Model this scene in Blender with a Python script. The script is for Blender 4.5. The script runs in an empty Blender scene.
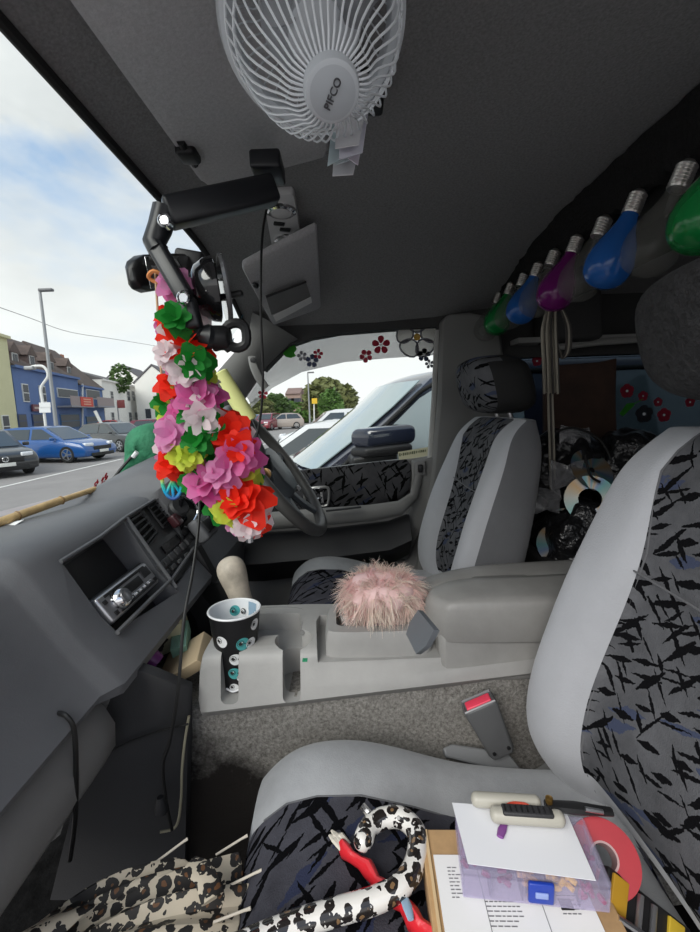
SKY, SUN, EXPO = 1.0, 2.6, 0.3
import bpy, bmesh, math, random
from mathutils import Vector as V, Matrix, noise
C = bpy.context.scene.collection
R = math.radians
H = 1.75                                   # eye height above the road
# ------------------------------------------------------------------ camera
PITCH, ROLL, F = R(7.5), R(2.0), 440.0
f0 = V((math.cos(PITCH), 0, -math.sin(PITCH))); r0 = V((0, -1, 0)); u0 = V((math.sin(PITCH), 0, math.cos(PITCH)))
r1 = r0*math.cos(ROLL) - u0*math.sin(ROLL); u1 = u0*math.cos(ROLL) + r0*math.sin(ROLL)
def ray(px, py): return f0 + r1*((px-350)/F) + u1*((466-py)/F)
def P(px, py, X): d = ray(px, py); return d*(X/d.x)
def PZ(px, py, z): d = ray(px, py); return d*(z/d.z)
def PY(px, py, y): d = ray(px, py); return d*(y/d.y)
def PP(px, py, o, n): d = ray(px, py); return d*(V(o).dot(n)/d.dot(n))
cam = bpy.data.objects.new('camera', bpy.data.cameras.new('camera')); C.objects.link(cam)
m = Matrix.Identity(4)
for i in range(3): m[i][0], m[i][1], m[i][2] = r1[i], u1[i], -f0[i]
m[2][3] = H
cam.matrix_world = m
cam.data.sensor_fit = 'VERTICAL'; cam.data.sensor_height = 36; cam.data.lens = F*36/932
cam.data.clip_start = 0.02; cam.data.clip_end = 900
S = bpy.context.scene; S.camera = cam
# ------------------------------------------------------------------ mesh building
def crv(pts, n=6, closed=False):
    pts = [V(p) for p in pts]; out = []; N = len(pts)
    for i in range(N if closed else N-1):
        if closed: a, b, c, d = pts[i-1], pts[i], pts[(i+1) % N], pts[(i+2) % N]
        else: a, b, c, d = pts[max(i-1, 0)], pts[i], pts[i+1], pts[min(i+2, N-1)]
        for k in range(n):
            t = k/n
            out.append(.5*((2*b) + (c-a)*t + (2*a-5*b+4*c-d)*t*t + (3*b-a-3*c+d)*t**3))
    if not closed: out.append(pts[-1])
    return out
def frame_of(n):
    n = V(n).normalized(); a = V((0, 0, 1)) if abs(n.z) < .9 else V((1, 0, 0))
    x = a.cross(n).normalized(); return x, n.cross(x), n
class MB:
    def __init__(s): s.b = bmesh.new(); s.m = 0
    def face(s, vs):
        try: f = s.b.faces.new(vs); f.material_index = s.m; return f
        except ValueError: return None
    def poly(s, pts): return s.face([s.b.verts.new(p) for p in pts])
    def loft(s, rings, closed=True, caps=True, loop=False):
        vs = [[s.b.verts.new(p) for p in r] for r in rings]
        n = len(vs[0]); L = len(vs)
        for i in range(L if loop else L-1):
            a, b = vs[i], vs[(i+1) % L]
            for j in range(n if closed else n-1):
                k = (j+1) % n; s.face([a[j], a[k], b[k], b[j]])
        if caps and closed and not loop: s.face(vs[0][::-1]); s.face(vs[-1])
        return vs
    def prism(s, poly, vec):
        vec = V(vec); s.loft([[V(p) for p in poly], [V(p)+vec for p in poly]]); return s
    def obox(s, c, ex, ey, ez, bev=0):      # centre and three full edge vectors
        c, ex, ey, ez = V(c), V(ex), V(ey), V(ez)
        if bev <= 0:
            q = [(-1, -1), (1, -1), (1, 1), (-1, 1)]
            s.loft([[c+ex*(a/2)+ey*(b/2)+ez*(k/2) for a, b in q] for k in (-1, 1)]); return s
        lx, ly, lz = ex.length, ey.length, ez.length; bev = min(bev, lx/2.01, ly/2.01, lz/2.01)
        x, y, z = ex/lx, ey/ly, ez/lz
        def ring(off, k):
            o = []
            for cx, cy, a0 in ((1, 1, 0), (-1, 1, 90), (-1, -1, 180), (1, -1, 270)):
                for j in range(4):
                    a = R(a0+j*30)
                    o.append(c + x*(cx*(lx/2-bev)+math.cos(a)*(bev-off)) + y*(cy*(ly/2-bev)+math.sin(a)*(bev-off)) + z*k)
            return o
        rr = []
        for j in range(4):
            a = R(j*30); rr.append(ring(bev*(1-math.sin(a)) if j < 3 else 0, -lz/2+bev-bev*math.cos(a)))
        rr += [ring(bev*(1-math.cos(R(j*30))), lz/2-bev+bev*math.sin(R(j*30))) for j in range(0, 4)]
        s.loft(rr); return s
    def box(s, c, d, bev=0, rz=0):
        M_ = Matrix.Rotation(rz, 3, 'Z')
        return s.obox(c, M_ @ V((d[0], 0, 0)), M_ @ V((0, d[1], 0)), (0, 0, d[2]), bev)
    def tube(s, pts, r, n=8, loop=False, flat=1.0, up=None):
        pts = [V(p) for p in pts]; N = len(pts); rings = []; px = None
        for i, p in enumerate(pts):
            t = (pts[(i+1) % N]-pts[i-1]) if loop else (pts[min(i+1, N-1)]-pts[max(i-1, 0)])
            if t.length < 1e-9: t = V((0, 0, 1))
            t.normalize()
            if up is not None: x = V(up) - t*V(up).dot(t)
            elif px is None: x = frame_of(t)[0]
            else: x = px - t*px.dot(t)
            if x.length < 1e-6: x = frame_of(t)[0]
            x.normalize(); px = x; y = t.cross(x)
            rr = r[i] if isinstance(r, (list, tuple)) else r
            rings.append([p + x*math.cos(2*math.pi*k/n)*rr + y*math.sin(2*math.pi*k/n)*rr*flat for k in range(n)])
        s.loft(rings, loop=loop); return s
    def lathe(s, prof, o, ax, n=24, caps=True):
        x, y, z = frame_of(ax); o = V(o)
        s.loft([[o + z*h + (x*math.cos(2*math.pi*k/n)+y*math.sin(2*math.pi*k/n))*max(r, 1e-5) for k in range(n)] for r, h in prof], caps=caps); return s
    def sheet(s, grid, th, nrm=None):       # open grid with thickness
        g = [[V(p) for p in r] for r in grid]; nr, nc = len(g), len(g[0])
        def nn(i, j):
            if nrm is not None: return V(nrm)
            a = g[min(i+1, nr-1)][j]-g[max(i-1, 0)][j]; b = g[i][min(j+1, nc-1)]-g[i][max(j-1, 0)]
            q = a.cross(b); return q.normalized() if q.length > 1e-12 else V((0, 0, 1))
        A = [[s.b.verts.new(g[i][j]) for j in range(nc)] for i in range(nr)]
        B = [[s.b.verts.new(g[i][j]+nn(i, j)*th) for j in range(nc)] for i in range(nr)]
        for i in range(nr-1):
            for j in range(nc-1):
                s.face([A[i][j], A[i+1][j], A[i+1][j+1], A[i][j+1]]); s.face([B[i][j], B[i][j+1], B[i+1][j+1], B[i+1][j]])
        for j in range(nc-1):
            s.face([A[0][j], A[0][j+1], B[0][j+1], B[0][j]]); s.face([A[-1][j+1], A[-1][j], B[-1][j], B[-1][j+1]])
        for i in range(nr-1):
            s.face([A[i+1][0], A[i][0], B[i][0], B[i+1][0]]); s.face([A[i][-1], A[i+1][-1], B[i+1][-1], B[i][-1]])
        return s
    def ball(s, c, r, n=12, sc=(1, 1, 1), rot=None, noise_=0, fq=8):
        ret = bmesh.ops.create_icosphere(s.b, subdivisions=n if n < 7 else 3, radius=1)
        c = V(c)
        for v in ret['verts']:
            k = 1 + (noise_*noise.noise(v.co*fq+c*3) if noise_ else 0)
            p = V((v.co.x*sc[0], v.co.y*sc[1], v.co.z*sc[2]))*r*k
            if rot: p = rot @ p
            v.co = c + p
            for f in v.link_faces: f.material_index = s.m
        return s
    def build(s, name, mat, parent=None, bevel=0, sub=0, ang=38, flat=False, org=None):
        bmesh.ops.remove_doubles(s.b, verts=s.b.verts, dist=1e-6)
        bmesh.ops.recalc_face_normals(s.b, faces=s.b.faces)
        xs = [v.co for v in s.b.verts]
        lo = V([min(c[i] for c in xs) for i in range(3)]); hi = V([max(c[i] for c in xs) for i in range(3)])
        o = V(org) if org is not None else V(((lo.x+hi.x)/2, (lo.y+hi.y)/2, lo.z))
        for v in s.b.verts: v.co -= o
        me = bpy.data.meshes.new(name); s.b.to_mesh(me); s.b.free()
        for q in (mat if isinstance(mat, (list, tuple)) else [mat]): me.materials.append(q)
        if not flat:
            for p_ in me.polygons: p_.use_smooth = True
            me.set_sharp_from_angle(angle=R(ang))
        ob = bpy.data.objects.new(name, me); C.objects.link(ob)
        if parent is not None: ob.parent = parent; ob.location = o - wl(parent)
        else: ob.location = o
        if bevel:
            b = ob.modifiers.new('bevel', 'BEVEL'); b.width = bevel; b.segments = 2; b.limit_method = 'ANGLE'; b.angle_limit = R(40)
        if sub:
            b = ob.modifiers.new('smooth', 'SUBSURF'); b.levels = sub; b.render_levels = sub
        return ob
def wl(o):
    p = V(o.location)
    while o.parent: o = o.parent; p += V(o.location)
    return p
def tag(o, label, cat, group=None):
    o['label'] = label; o['category'] = cat
    if group: o['group'] = group
    return o
def thing(name, label, cat, loc, group=None):
    o = bpy.data.objects.new(name, None); C.objects.link(o); o.location = V(loc); o.empty_display_size = .05
    return tag(o, label, cat, group)
def struct(o, label=None):
    o['kind'] = 'structure'
    if label: o['label'] = label
    return o
def kids(o): return [c for c in bpy.data.objects if c.parent == o]
def copy_tree(o, loc=None, label=None, parent=None, rz=None):
    c = o.copy(); C.objects.link(c); c.parent = parent
    if loc is not None: c.location = V(loc)
    if rz is not None: c.rotation_euler.z = rz
    if label: c['label'] = label
    for k in kids(o): copy_tree(k, parent=c)
    return c
def boolean(ob, cutters):
    for c in cutters:
        q = ob.modifiers.new('cut', 'BOOLEAN'); q.object = c; q.operation = 'DIFFERENCE'; q.solver = 'EXACT'
    dg = bpy.context.evaluated_depsgraph_get(); dg.update()
    me = bpy.data.meshes.new_from_object(ob.evaluated_get(dg)); ob.modifiers.clear(); ob.data = me
    for c in cutters: bpy.data.objects.remove(c)
    for p_ in me.polygons: p_.use_smooth = True
    me.set_sharp_from_angle(angle=R(35)); return ob
def lettering(name, body, size, o, x, y, mat, parent, depth=.0006):
    cu = bpy.data.curves.new(name, 'FONT'); cu.body = body; cu.size = size; cu.align_x = 'CENTER'; cu.align_y = 'CENTER'; cu.extrude = depth
    t = bpy.data.objects.new(name, cu); C.objects.link(t); dg = bpy.context.evaluated_depsgraph_get(); dg.update()
    me = bpy.data.meshes.new_from_object(t.evaluated_get(dg)); bpy.data.objects.remove(t)
    x, y = V(x).normalized(), V(y).normalized(); y = (y - x*x.dot(y)).normalized(); z = x.cross(y); o = V(o)
    for v in me.vertices: v.co = x*v.co.x + y*v.co.y + z*v.co.z
    me.materials.clear(); me.materials.append(mat)
    ob = bpy.data.objects.new(name, me); C.objects.link(ob)
    if parent is not None: ob.parent = parent; ob.location = o - wl(parent)
    else: ob.location = o
    return ob
def lerp(a, b, t): return a + (b-a)*t
# ------------------------------------------------------------------ materials
class NT:
    def __init__(s, mat): s.t = mat.node_tree; s.n = s.t.nodes; s.l = s.t.links
    def add(s, ty, **k):
        n = s.n.new(ty)
        for a, b in k.items(): setattr(n, a, b)
        return n
    def put(s, sock, v):
        if isinstance(v, bpy.types.NodeSocket): s.l.new(v, sock)
        else: sock.default_value = v
    def math(s, op, a, b=0.0):
        n = s.add('ShaderNodeMath', operation=op); s.put(n.inputs[0], a); s.put(n.inputs[1], b); return n.outputs[0]
    def vmath(s, op, a, b=(0, 0, 0)):
        n = s.add('ShaderNodeVectorMath', operation=op); s.put(n.inputs[0], a); s.put(n.inputs[1], b); return n.outputs[0]
    def mix(s, f, a, b):
        n = s.add('ShaderNodeMix', data_type='RGBA'); s.put(n.inputs[0], f); s.put(n.inputs[6], a); s.put(n.inputs[7], b); return n.outputs[2]
    def noise(s, vec, scale, detail=3, rough=.55):
        n = s.add('ShaderNodeTexNoise'); n.inputs['Scale'].default_value = scale; n.inputs['Detail'].default_value = detail
        n.inputs['Roughness'].default_value = rough
        if vec is not None: s.l.new(vec, n.inputs['Vector'])
        return n
    def ramp(s, fac, *stops):
        n = s.add('ShaderNodeValToRGB'); s.l.new(fac, n.inputs[0]); e = n.color_ramp.elements
        while len(e) < len(stops): e.new(.5)
        for k, (p, c) in zip(e, stops): k.position = p; k.color = c if len(c) == 4 else (*c, 1)
        return n.outputs[0]
    def obj(s): return s.add('ShaderNodeTexCoord').outputs['Object']
def c4(c): return (*c, 1) if len(c) == 3 else c
def base(name):
    mt = bpy.data.materials.new(name); mt.use_nodes = True; t = NT(mt); return mt, t, t.n['Principled BSDF']
def thru(mt, k):
    t = NT(mt); b = t.n['Principled BSDF']; tr = t.add('ShaderNodeBsdfTranslucent'); tr.inputs[0].default_value = b.inputs['Base Color'].default_value
    mx = t.add('ShaderNodeMixShader'); mx.inputs[0].default_value = k; t.l.new(b.outputs[0], mx.inputs[1]); t.l.new(tr.outputs[0], mx.inputs[2]); t.l.new(mx.outputs[0], t.n['Material Output'].inputs[0]); return mt
def M(name, col, rough=.5, metal=0, bump=None, var=None, coat=0, spec=None, sheen=0, trans=0, emit=None, alpha=None):
    mt, t, b = base(name)
    b.inputs['Base Color'].default_value = c4(col); b.inputs['Roughness'].default_value = rough; b.inputs['Metallic'].default_value = metal
    b.inputs['Coat Weight'].default_value = coat; b.inputs['Sheen Weight'].default_value = sheen; b.inputs['Transmission Weight'].default_value = trans
    if spec is not None: b.inputs['Specular IOR Level'].default_value = spec
    if alpha is not None: b.inputs['Alpha'].default_value = alpha
    if emit: b.inputs['Emission Color'].default_value = c4(emit[0]); b.inputs['Emission Strength'].default_value = emit[1]
    if var:                                   # (scale, amount) wear and fibre variation
        nz = t.noise(t.obj(), var[0], 5, .65)
        k = var[1]; t.l.new(t.ramp(nz.outputs[0], (.3, [max(0, x*(1-k)) for x in col[:3]]), (.7, [min(1, x*(1+k)) for x in col[:3]])), b.inputs['Base Color'])
    if bump:
        nz = t.noise(t.obj(), bump[0], 4); bp = t.add('ShaderNodeBump'); bp.inputs['Strength'].default_value = bump[1]; bp.inputs['Distance'].default_value = bump[2] if len(bump) > 2 else .002
        t.l.new(nz.outputs[0], bp.inputs['Height']); t.l.new(bp.outputs[0], b.inputs['Normal'])
    return mt
def glassy(name, col=(1, 1, 1), clear=.9, rough=.02, tint=None):
    mt = bpy.data.materials.new(name); mt.use_nodes = True; t = NT(mt); t.n.remove(t.n['Principled BSDF']); out = t.n['Material Output']
    tr = t.add('ShaderNodeBsdfTransparent'); tr.inputs[0].default_value = c4(tint or (1, 1, 1))
    pb = t.add('ShaderNodeBsdfPrincipled'); pb.inputs['Base Color'].default_value = c4(col); pb.inputs['Roughness'].default_value = rough
    mx = t.add('ShaderNodeMixShader'); mx.inputs[0].default_value = clear
    t.l.new(pb.outputs[0], mx.inputs[1]); t.l.new(tr.outputs[0], mx.inputs[2]); t.l.new(mx.outputs[0], out.inputs[0]); return mt
def dash_mask(t, vec, scale, ln, wd, spread=1.0, off=0.0, wob=.25, keep=1.0, ang=0.0, st=1.0):
    if ang:
        r_ = t.add('ShaderNodeVectorRotate', rotation_type='Z_AXIS'); t.l.new(vec, r_.inputs['Vector']); r_.inputs['Angle'].default_value = ang; vec = r_.outputs[0]
    v = t.vmath('MULTIPLY', vec, (scale*st, scale, 0)); v = t.vmath('ADD', v, (off, off*1.7, 0))
    nz = t.noise(v, 2.2, 3); w = t.vmath('SUBTRACT', nz.outputs['Color'], (.5, .5, .5)); w = t.vmath('MULTIPLY', w, (wob, wob, 0)); v2 = t.vmath('ADD', v, w)
    vo = t.add('ShaderNodeTexVoronoi', voronoi_dimensions='2D'); vo.inputs['Scale'].default_value = 1; t.l.new(v2, vo.inputs['Vector'])
    d = t.vmath('SUBTRACT', v2, vo.outputs['Position'])
    sp = t.add('ShaderNodeSeparateColor'); t.l.new(vo.outputs['Color'], sp.inputs[0])
    rt = t.add('ShaderNodeVectorRotate', rotation_type='Z_AXIS'); t.l.new(d, rt.inputs['Vector'])
    t.l.new(t.math('MULTIPLY', t.math('SUBTRACT', sp.outputs[0], .5), spread*3.1416), rt.inputs['Angle'])
    sx = t.add('ShaderNodeSeparateXYZ'); t.l.new(rt.outputs[0], sx.inputs[0])
    lx = t.math('ABSOLUTE', sx.outputs[0]); ly = t.math('ABSOLUTE', sx.outputs[1])
    L = t.math('MULTIPLY', t.math('ADD', t.math('MULTIPLY', sp.outputs[1], .7), .5), ln)
    W = t.math('MULTIPLY', t.math('ADD', t.math('MULTIPLY', sp.outputs[2], .9), .45), wd)
    W = t.math('MULTIPLY', W, t.math('SUBTRACT', 1.15, t.math('DIVIDE', lx, t.math('MAXIMUM', L, .01))))
    mk = t.math('MULTIPLY', t.math('LESS_THAN', lx, L), t.math('LESS_THAN', ly, W))
    if keep < 1: mk = t.math('MULTIPLY', mk, t.math('LESS_THAN', t.math('FRACT', t.math('MULTIPLY', sp.outputs[0], 7.31)), keep))
    return mk
def splinter(name, axes, base_, dark, scale=14, blue=.3, th=(-20, 45, -55), rough=.95):
    mt, t, b = base(name); s = t.add('ShaderNodeSeparateXYZ'); t.l.new(t.obj(), s.inputs[0])
    cb = t.add('ShaderNodeCombineXYZ'); t.l.new(s.outputs[axes[0]], cb.inputs[0]); t.l.new(s.outputs[axes[1]], cb.inputs[1]); v = cb.outputs[0]
    rg = t.noise(v, 260, 2); v = t.vmath('ADD', v, t.vmath('MULTIPLY', t.vmath('SUBTRACT', rg.outputs['Color'], (.5, .5, .5)), (.004, .004, 0)))
    a = dash_mask(t, v, scale*2.2, .60, .17, .16, 0, .22, .75, R(-th[0]), .5); c = dash_mask(t, v, scale*2.6, .60, .15, .2, 5.3, .22, .55, R(-th[1]), .45); e = dash_mask(t, v, scale*1.7, .55, .15, .22, 11.1, .3, .35, R(-th[2]), .5)
    mk = t.math('MAXIMUM', t.math('MAXIMUM', a, c), e)
    bl = dash_mask(t, v, scale*1.5, .6, .2, .3, 21.7, .4, blue, R(-th[0]), .5)
    nz = t.noise(t.obj(), 14, 6, .7); g = t.ramp(nz.outputs[0], (.3, [x*.7 for x in base_]), (.7, [x*1.3 for x in base_]))
    g = t.mix(bl, g, (base_[0]*.55, base_[1]*.65, base_[2]*1.0, 1))
    t.l.new(t.mix(mk, g, c4(dark)), b.inputs['Base Color'])
    b.inputs['Roughness'].default_value = rough; b.inputs['Specular IOR Level'].default_value = .04
    fine = t.noise(t.obj(), 500, 2); h = t.math('SUBTRACT', fine.outputs[0], t.math('MULTIPLY', mk, 1.2))
    bp = t.add('ShaderNodeBump'); bp.inputs['Strength'].default_value = .5; bp.inputs['Distance'].default_value = .002
    t.l.new(h, bp.inputs['Height']); t.l.new(bp.outputs[0], b.inputs['Normal']); return mt
def leopard(name, scale, ground, spot, brown, rough=.4, coat=0, stretch=(1, 1, 1)):
    mt, t, b = base(name); v = t.vmath('MULTIPLY', t.obj(), (scale*stretch[0], scale*stretch[1], scale*stretch[2]))
    nz = t.noise(v, 1.3, 2); w = t.vmath('MULTIPLY', t.vmath('SUBTRACT', nz.outputs['Color'], (.5, .5, .5)), (.7, .7, .7)); v = t.vmath('ADD', v, w)
    vo = t.add('ShaderNodeTexVoronoi'); vo.inputs['Scale'].default_value = 1; vo.inputs['Randomness'].default_value = .75; t.l.new(v, vo.inputs['Vector'])
    d = vo.outputs['Distance']; n2 = t.noise(v, 2.0, 2)
    ring = t.math('MULTIPLY', t.math('LESS_THAN', d, .53), t.math('GREATER_THAN', d, .20))
    ring = t.math('MULTIPLY', ring, t.math('GREATER_THAN', n2.outputs[0], .34))
    core = t.math('LESS_THAN', d, .26)
    col = t.mix(core, c4(ground), c4(brown)); col = t.mix(ring, col, c4(spot))
    t.l.new(col, b.inputs['Base Color']); b.inputs['Roughness'].default_value = rough; b.inputs['Coat Weight'].default_value = coat; return mt
# ------------------------------------------------------------------ shared materials
m_head = M('headliner cloth', (.23, .23, .232), .95, bump=(350, .35), var=(260, .22), spec=.1)
m_visor = M('visor vinyl', (.48, .48, .49), .8, bump=(300, .3), var=(200, .12), spec=.2)
m_dash = M('dash plastic', (.135, .137, .145), .55, bump=(420, .25, .001), var=(3, .12), spec=.35)
m_dash2 = M('dash lower plastic', (.20, .198, .196), .6, bump=(420, .25, .001), var=(4, .12), spec=.3)
m_dark = M('dark plastic', (.028, .028, .03), .5, bump=(300, .2), spec=.35)
m_black = M('black plastic', (.012, .012, .013), .42, spec=.4)
m_blacksoft = M('black rubber', (.012, .012, .012), .8)
m_console = M('worn console plastic', (.32, .315, .305), .45, bump=(260, .18, .001), var=(6, .13), spec=.4)
m_lid = M('armrest vinyl', (.25, .245, .235), .42, bump=(200, .2, .001), var=(7, .16), spec=.4)
m_velour = M('light grey velour', (.40, .41, .435), .9, bump=(420, .35), var=(5, .07), sheen=.25, spec=.12)
m_velour2 = M('grey side velour', (.125, .127, .135), .92, bump=(420, .35), var=(5, .1), sheen=.15, spec=.1)
m_cushv = M('grey cushion velour', (.31, .318, .328), .92, bump=(420, .4), var=(7, .2), sheen=.2, spec=.1)
m_splA = splinter('splinter fabric on seat back', (0, 2), (.105, .107, .115), (.006, .006, .007), 22)
m_splC = splinter('splinter fabric on cushion', (0, 1), (.062, .062, .075), (.004, .004, .005), 18, .3, (-51, -30, 42))
m_splD = splinter('splinter fabric on door', (1, 2), (.05, .05, .054), (.004, .004, .004), 17, .1, (150, 60, 100))
m_carpetd = M('dark carpet', (.008, .008, .008), .98, bump=(160, .5, .004), var=(30, .5), spec=.03)
m_trim = M('grey trim plastic', (.20, .20, .195), .55, bump=(300, .2), spec=.3)
m_trimd = M('rear dark trim', (.055, .055, .055), .7, bump=(200, .3), spec=.2)
m_chrome = M('chrome', (.75, .75, .76), .12, 1)
m_steel = M('steel', (.55, .55, .56), .3, 1)
m_white = M('white plastic', (.75, .76, .77), .35)
m_paper = M('paper', (.78, .78, .77), .85)
m_cable = M('cable rubber', (.008, .008, .008), .5)
m_glass = glassy('clear window glass', (.02, .022, .022), .93, .01, (.96, .98, .97))
m_wood = M('bamboo', (.52, .36, .17), .45, var=(25, .3))
def carpet_mat():
    mt, t, b = base('grey tunnel carpet'); o = t.obj()
    fine = t.noise(o, 170, 5, .8); big = t.noise(o, 5.5, 6, .7)
    g = t.ramp(fine.outputs[0], (.3, (.10, .095, .085)), (.7, (.46, .44, .41)))
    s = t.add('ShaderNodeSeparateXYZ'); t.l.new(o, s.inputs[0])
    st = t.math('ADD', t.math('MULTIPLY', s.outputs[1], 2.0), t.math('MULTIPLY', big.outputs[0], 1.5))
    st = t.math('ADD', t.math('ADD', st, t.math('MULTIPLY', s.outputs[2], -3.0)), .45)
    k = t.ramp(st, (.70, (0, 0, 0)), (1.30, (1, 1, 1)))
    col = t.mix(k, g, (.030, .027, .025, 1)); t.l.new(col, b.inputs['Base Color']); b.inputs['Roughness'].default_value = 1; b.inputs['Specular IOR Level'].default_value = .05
    bp = t.add('ShaderNodeBump'); bp.inputs['Strength'].default_value = 1; bp.inputs['Distance'].default_value = .006
    t.l.new(fine.outputs[0], bp.inputs['Height']); t.l.new(bp.outputs[0], b.inputs['Normal']); return mt
m_carpet = carpet_mat()
# ------------------------------------------------------------------ ceiling
def ceil_z(x, y):
    s = max(0, (x-.95)/.55); w = min(1, max(0, (y+.75)/.55))
    z = .412 - .135*s*s*w - .07*s*s*(1-w)
    if y > .24: z -= .9*(y-.24)**1.3
    return z
g = [[(x, y, ceil_z(x, y)) for y in [.315-.055*k for k in range(7)] + [-.1-.19*k for k in range(12)]] for x in [-.06+.0988*k for k in range(17)]]
mb = MB(); mb.sheet(g, .03, (0, 0, 1)); struct(mb.build('ceiling', m_head, ang=80))
# front strip of the headliner, dark rubber edge at the glass
mb = MB(); pts = [(x, .318, ceil_z(x, .315)-.004) for x in [-.06+.1*k for k in range(16)]]; mb.tube(pts, .007, 8); struct(mb.build('trim_1', m_blacksoft))
# ------------------------------------------------------------------ floor and carpeted tunnel
mb = MB(); mb.box((.72, -.6, -.965), (1.75, 2.9, .05)); struct(mb.build('floor', m_carpetd))
mb = MB()
rows = []
for k in range(25):
    y = .42 - .05*k
    rows.append([(.690+.012*noise.noise(V((y*6, z*7, 0))) + (-.03 if z < -.8 else 0), y, z) for z in [-.494+.055*(.25-y)/.6-.0245*j for j in range(20)]])
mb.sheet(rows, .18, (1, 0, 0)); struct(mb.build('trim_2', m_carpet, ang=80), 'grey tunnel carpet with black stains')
# ------------------------------------------------------------------ right body side
XS = 1.5
win_top = [P(*q, XS) for q in ((214, 444), (228, 424), (245, 399), (264, 371), (288, 346), (312, 338), (340, 333), (390, 329), (437, 327))]
hdr = []
mb = MB()
lo = [V((XS, p.y, p.z)) for p in win_top[3:]]
for k in range(len(lo)-1):
    a, b = lo[k], lo[k+1]
    mb.prism([a, b, V((XS, b.y, .46)), V((XS, a.y, .46))], (.06, 0, 0))
yB0 = P(437, 330, XS).y; yB1 = P(505, 360, XS).y; bz = P(430, 462, XS).z
zw1 = P(620, 354, XS).z; zw0 = P(640, 445, XS).z
def qd(y0, z0, y1, z1, x=XS, t=.06): mb.prism([(x, y0, z0), (x, y1, z0), (x, y1, z1), (x, y0, z1)], (t, 0, 0))
qd(yB0, -.95, yB1, .46)                                   # B pillar
qd(yB1, zw1, -2.3, .5); qd(yB1, -.95, -2.3, zw0); qd(-1.75, zw0, -2.3, zw1)   # round the rear side window
qd(.9, -.95, yB0, -.75)
struct(mb.build('wall_right', m_trimd, flat=True))
mb = MB()                                                 # soft grey B pillar cover
b0 = [P(441, 322, 1.47), P(447, 314, 1.45), P(470, 312, 1.45), P(500, 318, 1.46), P(512, 420, 1.47), P(500, 600, 1.47), P(412, 600, 1.47), P(432, 470, 1.47), P(438, 400, 1.47)]
mb.prism(b0, (.05, 0, 0)); struct(mb.build('trim_3', m_trim, bevel=.012))
mb = MB()                                                 # A pillar
Lp = [P(252, 312, 1.40), P(250, 326, 1.405), P(241, 345, 1.41), P(224, 364, 1.415), P(200, 392, 1.42), P(178, 425, 1.43)]
Rp = [P(298, 339, 1.49), P(290, 343, 1.49), P(266, 367, 1.49), P(247, 395, 1.49), P(229, 422, 1.49), P(212, 447, 1.49)]
mb.sheet([[l, l.lerp(r, .35)-V((.03, 0, 0)), l.lerp(r, .7)-V((.025, 0, 0)), r] for l, r in zip(Lp, Rp)], .05, (1, .1, .1)); struct(mb.build('trim_4', m_trim, ang=60))
mb = MB(); mb.box((.72, -2.3, -.25), (1.8, .06, 1.6)); struct(mb.build('wall_back', m_trimd))
mb = MB(); mb.box((-.1, -1.55, -.25), (.06, 1.5, 1.5)); struct(mb.build('wall_left', m_trimd))
mb = MB(); mb.tube([P(558, 347, 1.42), P(600, 342, 1.42), P(690, 336, 1.42), P(760, 331, 1.42)], .011, 8)
mb.box(P(630, 338, 1.46), (.07, .75, .016)); struct(mb.build('trim_5', M('rail grey', (.3, .3, .29), .5)), 'pale grey ledge above the rear side window')
mb = MB(); c = P(567, 318, 1.42); mb.obox(c, (.12, 0, 0), (0, -.17, 0), (0, .01, .15), .02); struct(mb.build('trim_6', m_trimd), 'dark grey moulded panel behind the bulbs')
# ------------------------------------------------------------------ windscreen, driver window, rear side window
def wsb(x): return V((x, .86 - .75*max(0, x-.75)**2 - .35*max(0, .75-x)**2, -.215 + .06*max(0, x-.9)))
def wst(x): return V((x, .318, ceil_z(x, .315)-.006))
gl = []
for k in range(15):
    x = -.03 + k*.1035; a, b = wst(x), wsb(x); xt = x
    gl.append([a.lerp(b, t) + V((0, .05*math.sin(math.pi*t), .02*math.sin(math.pi*t))) for t in (0, .2, .4, .6, .8, 1)])
mb = MB(); mb.sheet(gl, .004); struct(mb.build('window_1', m_glass, ang=80), 'windscreen')
mb = MB(); poly = [V((1.53, p.y, p.z)) for p in win_top] + [V((1.53, yB0-.01, P(437, 480, XS).z)), V((1.53, P(214, 480, XS).y, P(300, 490, XS).z))]
mb.prism(poly, (.004, 0, 0)); win2 = struct(mb.build('window_2', m_glass), 'driver door window')
mb = MB(); mb.prism([(1.53, yB1+.02, zw0-.02), (1.53, -1.77, zw0-.02), (1.53, -1.77, zw1+.02), (1.53, yB1+.02, zw1+.02)], (.004, 0, 0)); struct(mb.build('window_3', glassy('tinted glass', (.02, .022, .025), .82, .02, (.30, .34, .37))), 'rear side window')
# ------------------------------------------------------------------ driver door
door = bpy.data.objects.new('door_1', None); C.objects.link(door); door.location = (XS, .0, -.9); struct(door, 'driver door')
def dp(px, py, x=1.49): return P(px, py, x)
mb = MB(); yf = .62
belt = [P(q, w, 1.5) for q, w in ((205, 482), (250, 478), (300, 472), (360, 465), (415, 459), (437, 457))]
lowp = [V((1.5, p.y, -.8)) for p in belt]
belt[0].y = lowp[0].y = yf
mb.sheet([[a.lerp(b, t) for t in (0, .15, .4, .7, 1)] for a, b in zip(belt, lowp)], .05, (1, 0, 0)); mb.build('door_panel', m_dash2, door)
mb = MB()                                                 # window frame, light line at the rear edge
mb.tube([P(437, 330, 1.495), P(434, 400, 1.495), P(430, 458, 1.495)], .009, 8, flat=.6); mb.build('window_channel', M('window channel', (.42, .42, .40), .5), door)
mb = MB(); top = [P(q, w, 1.485) for q, w in ((230, 480), (270, 476), (300, 471), (340, 467), (380, 462), (407, 460), (411, 465))]
bot = [P(q, w, 1.485) for q, w in ((230, 513), (270, 512), (300, 510), (340, 508), (375, 505), (400, 502), (409, 492))]
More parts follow.
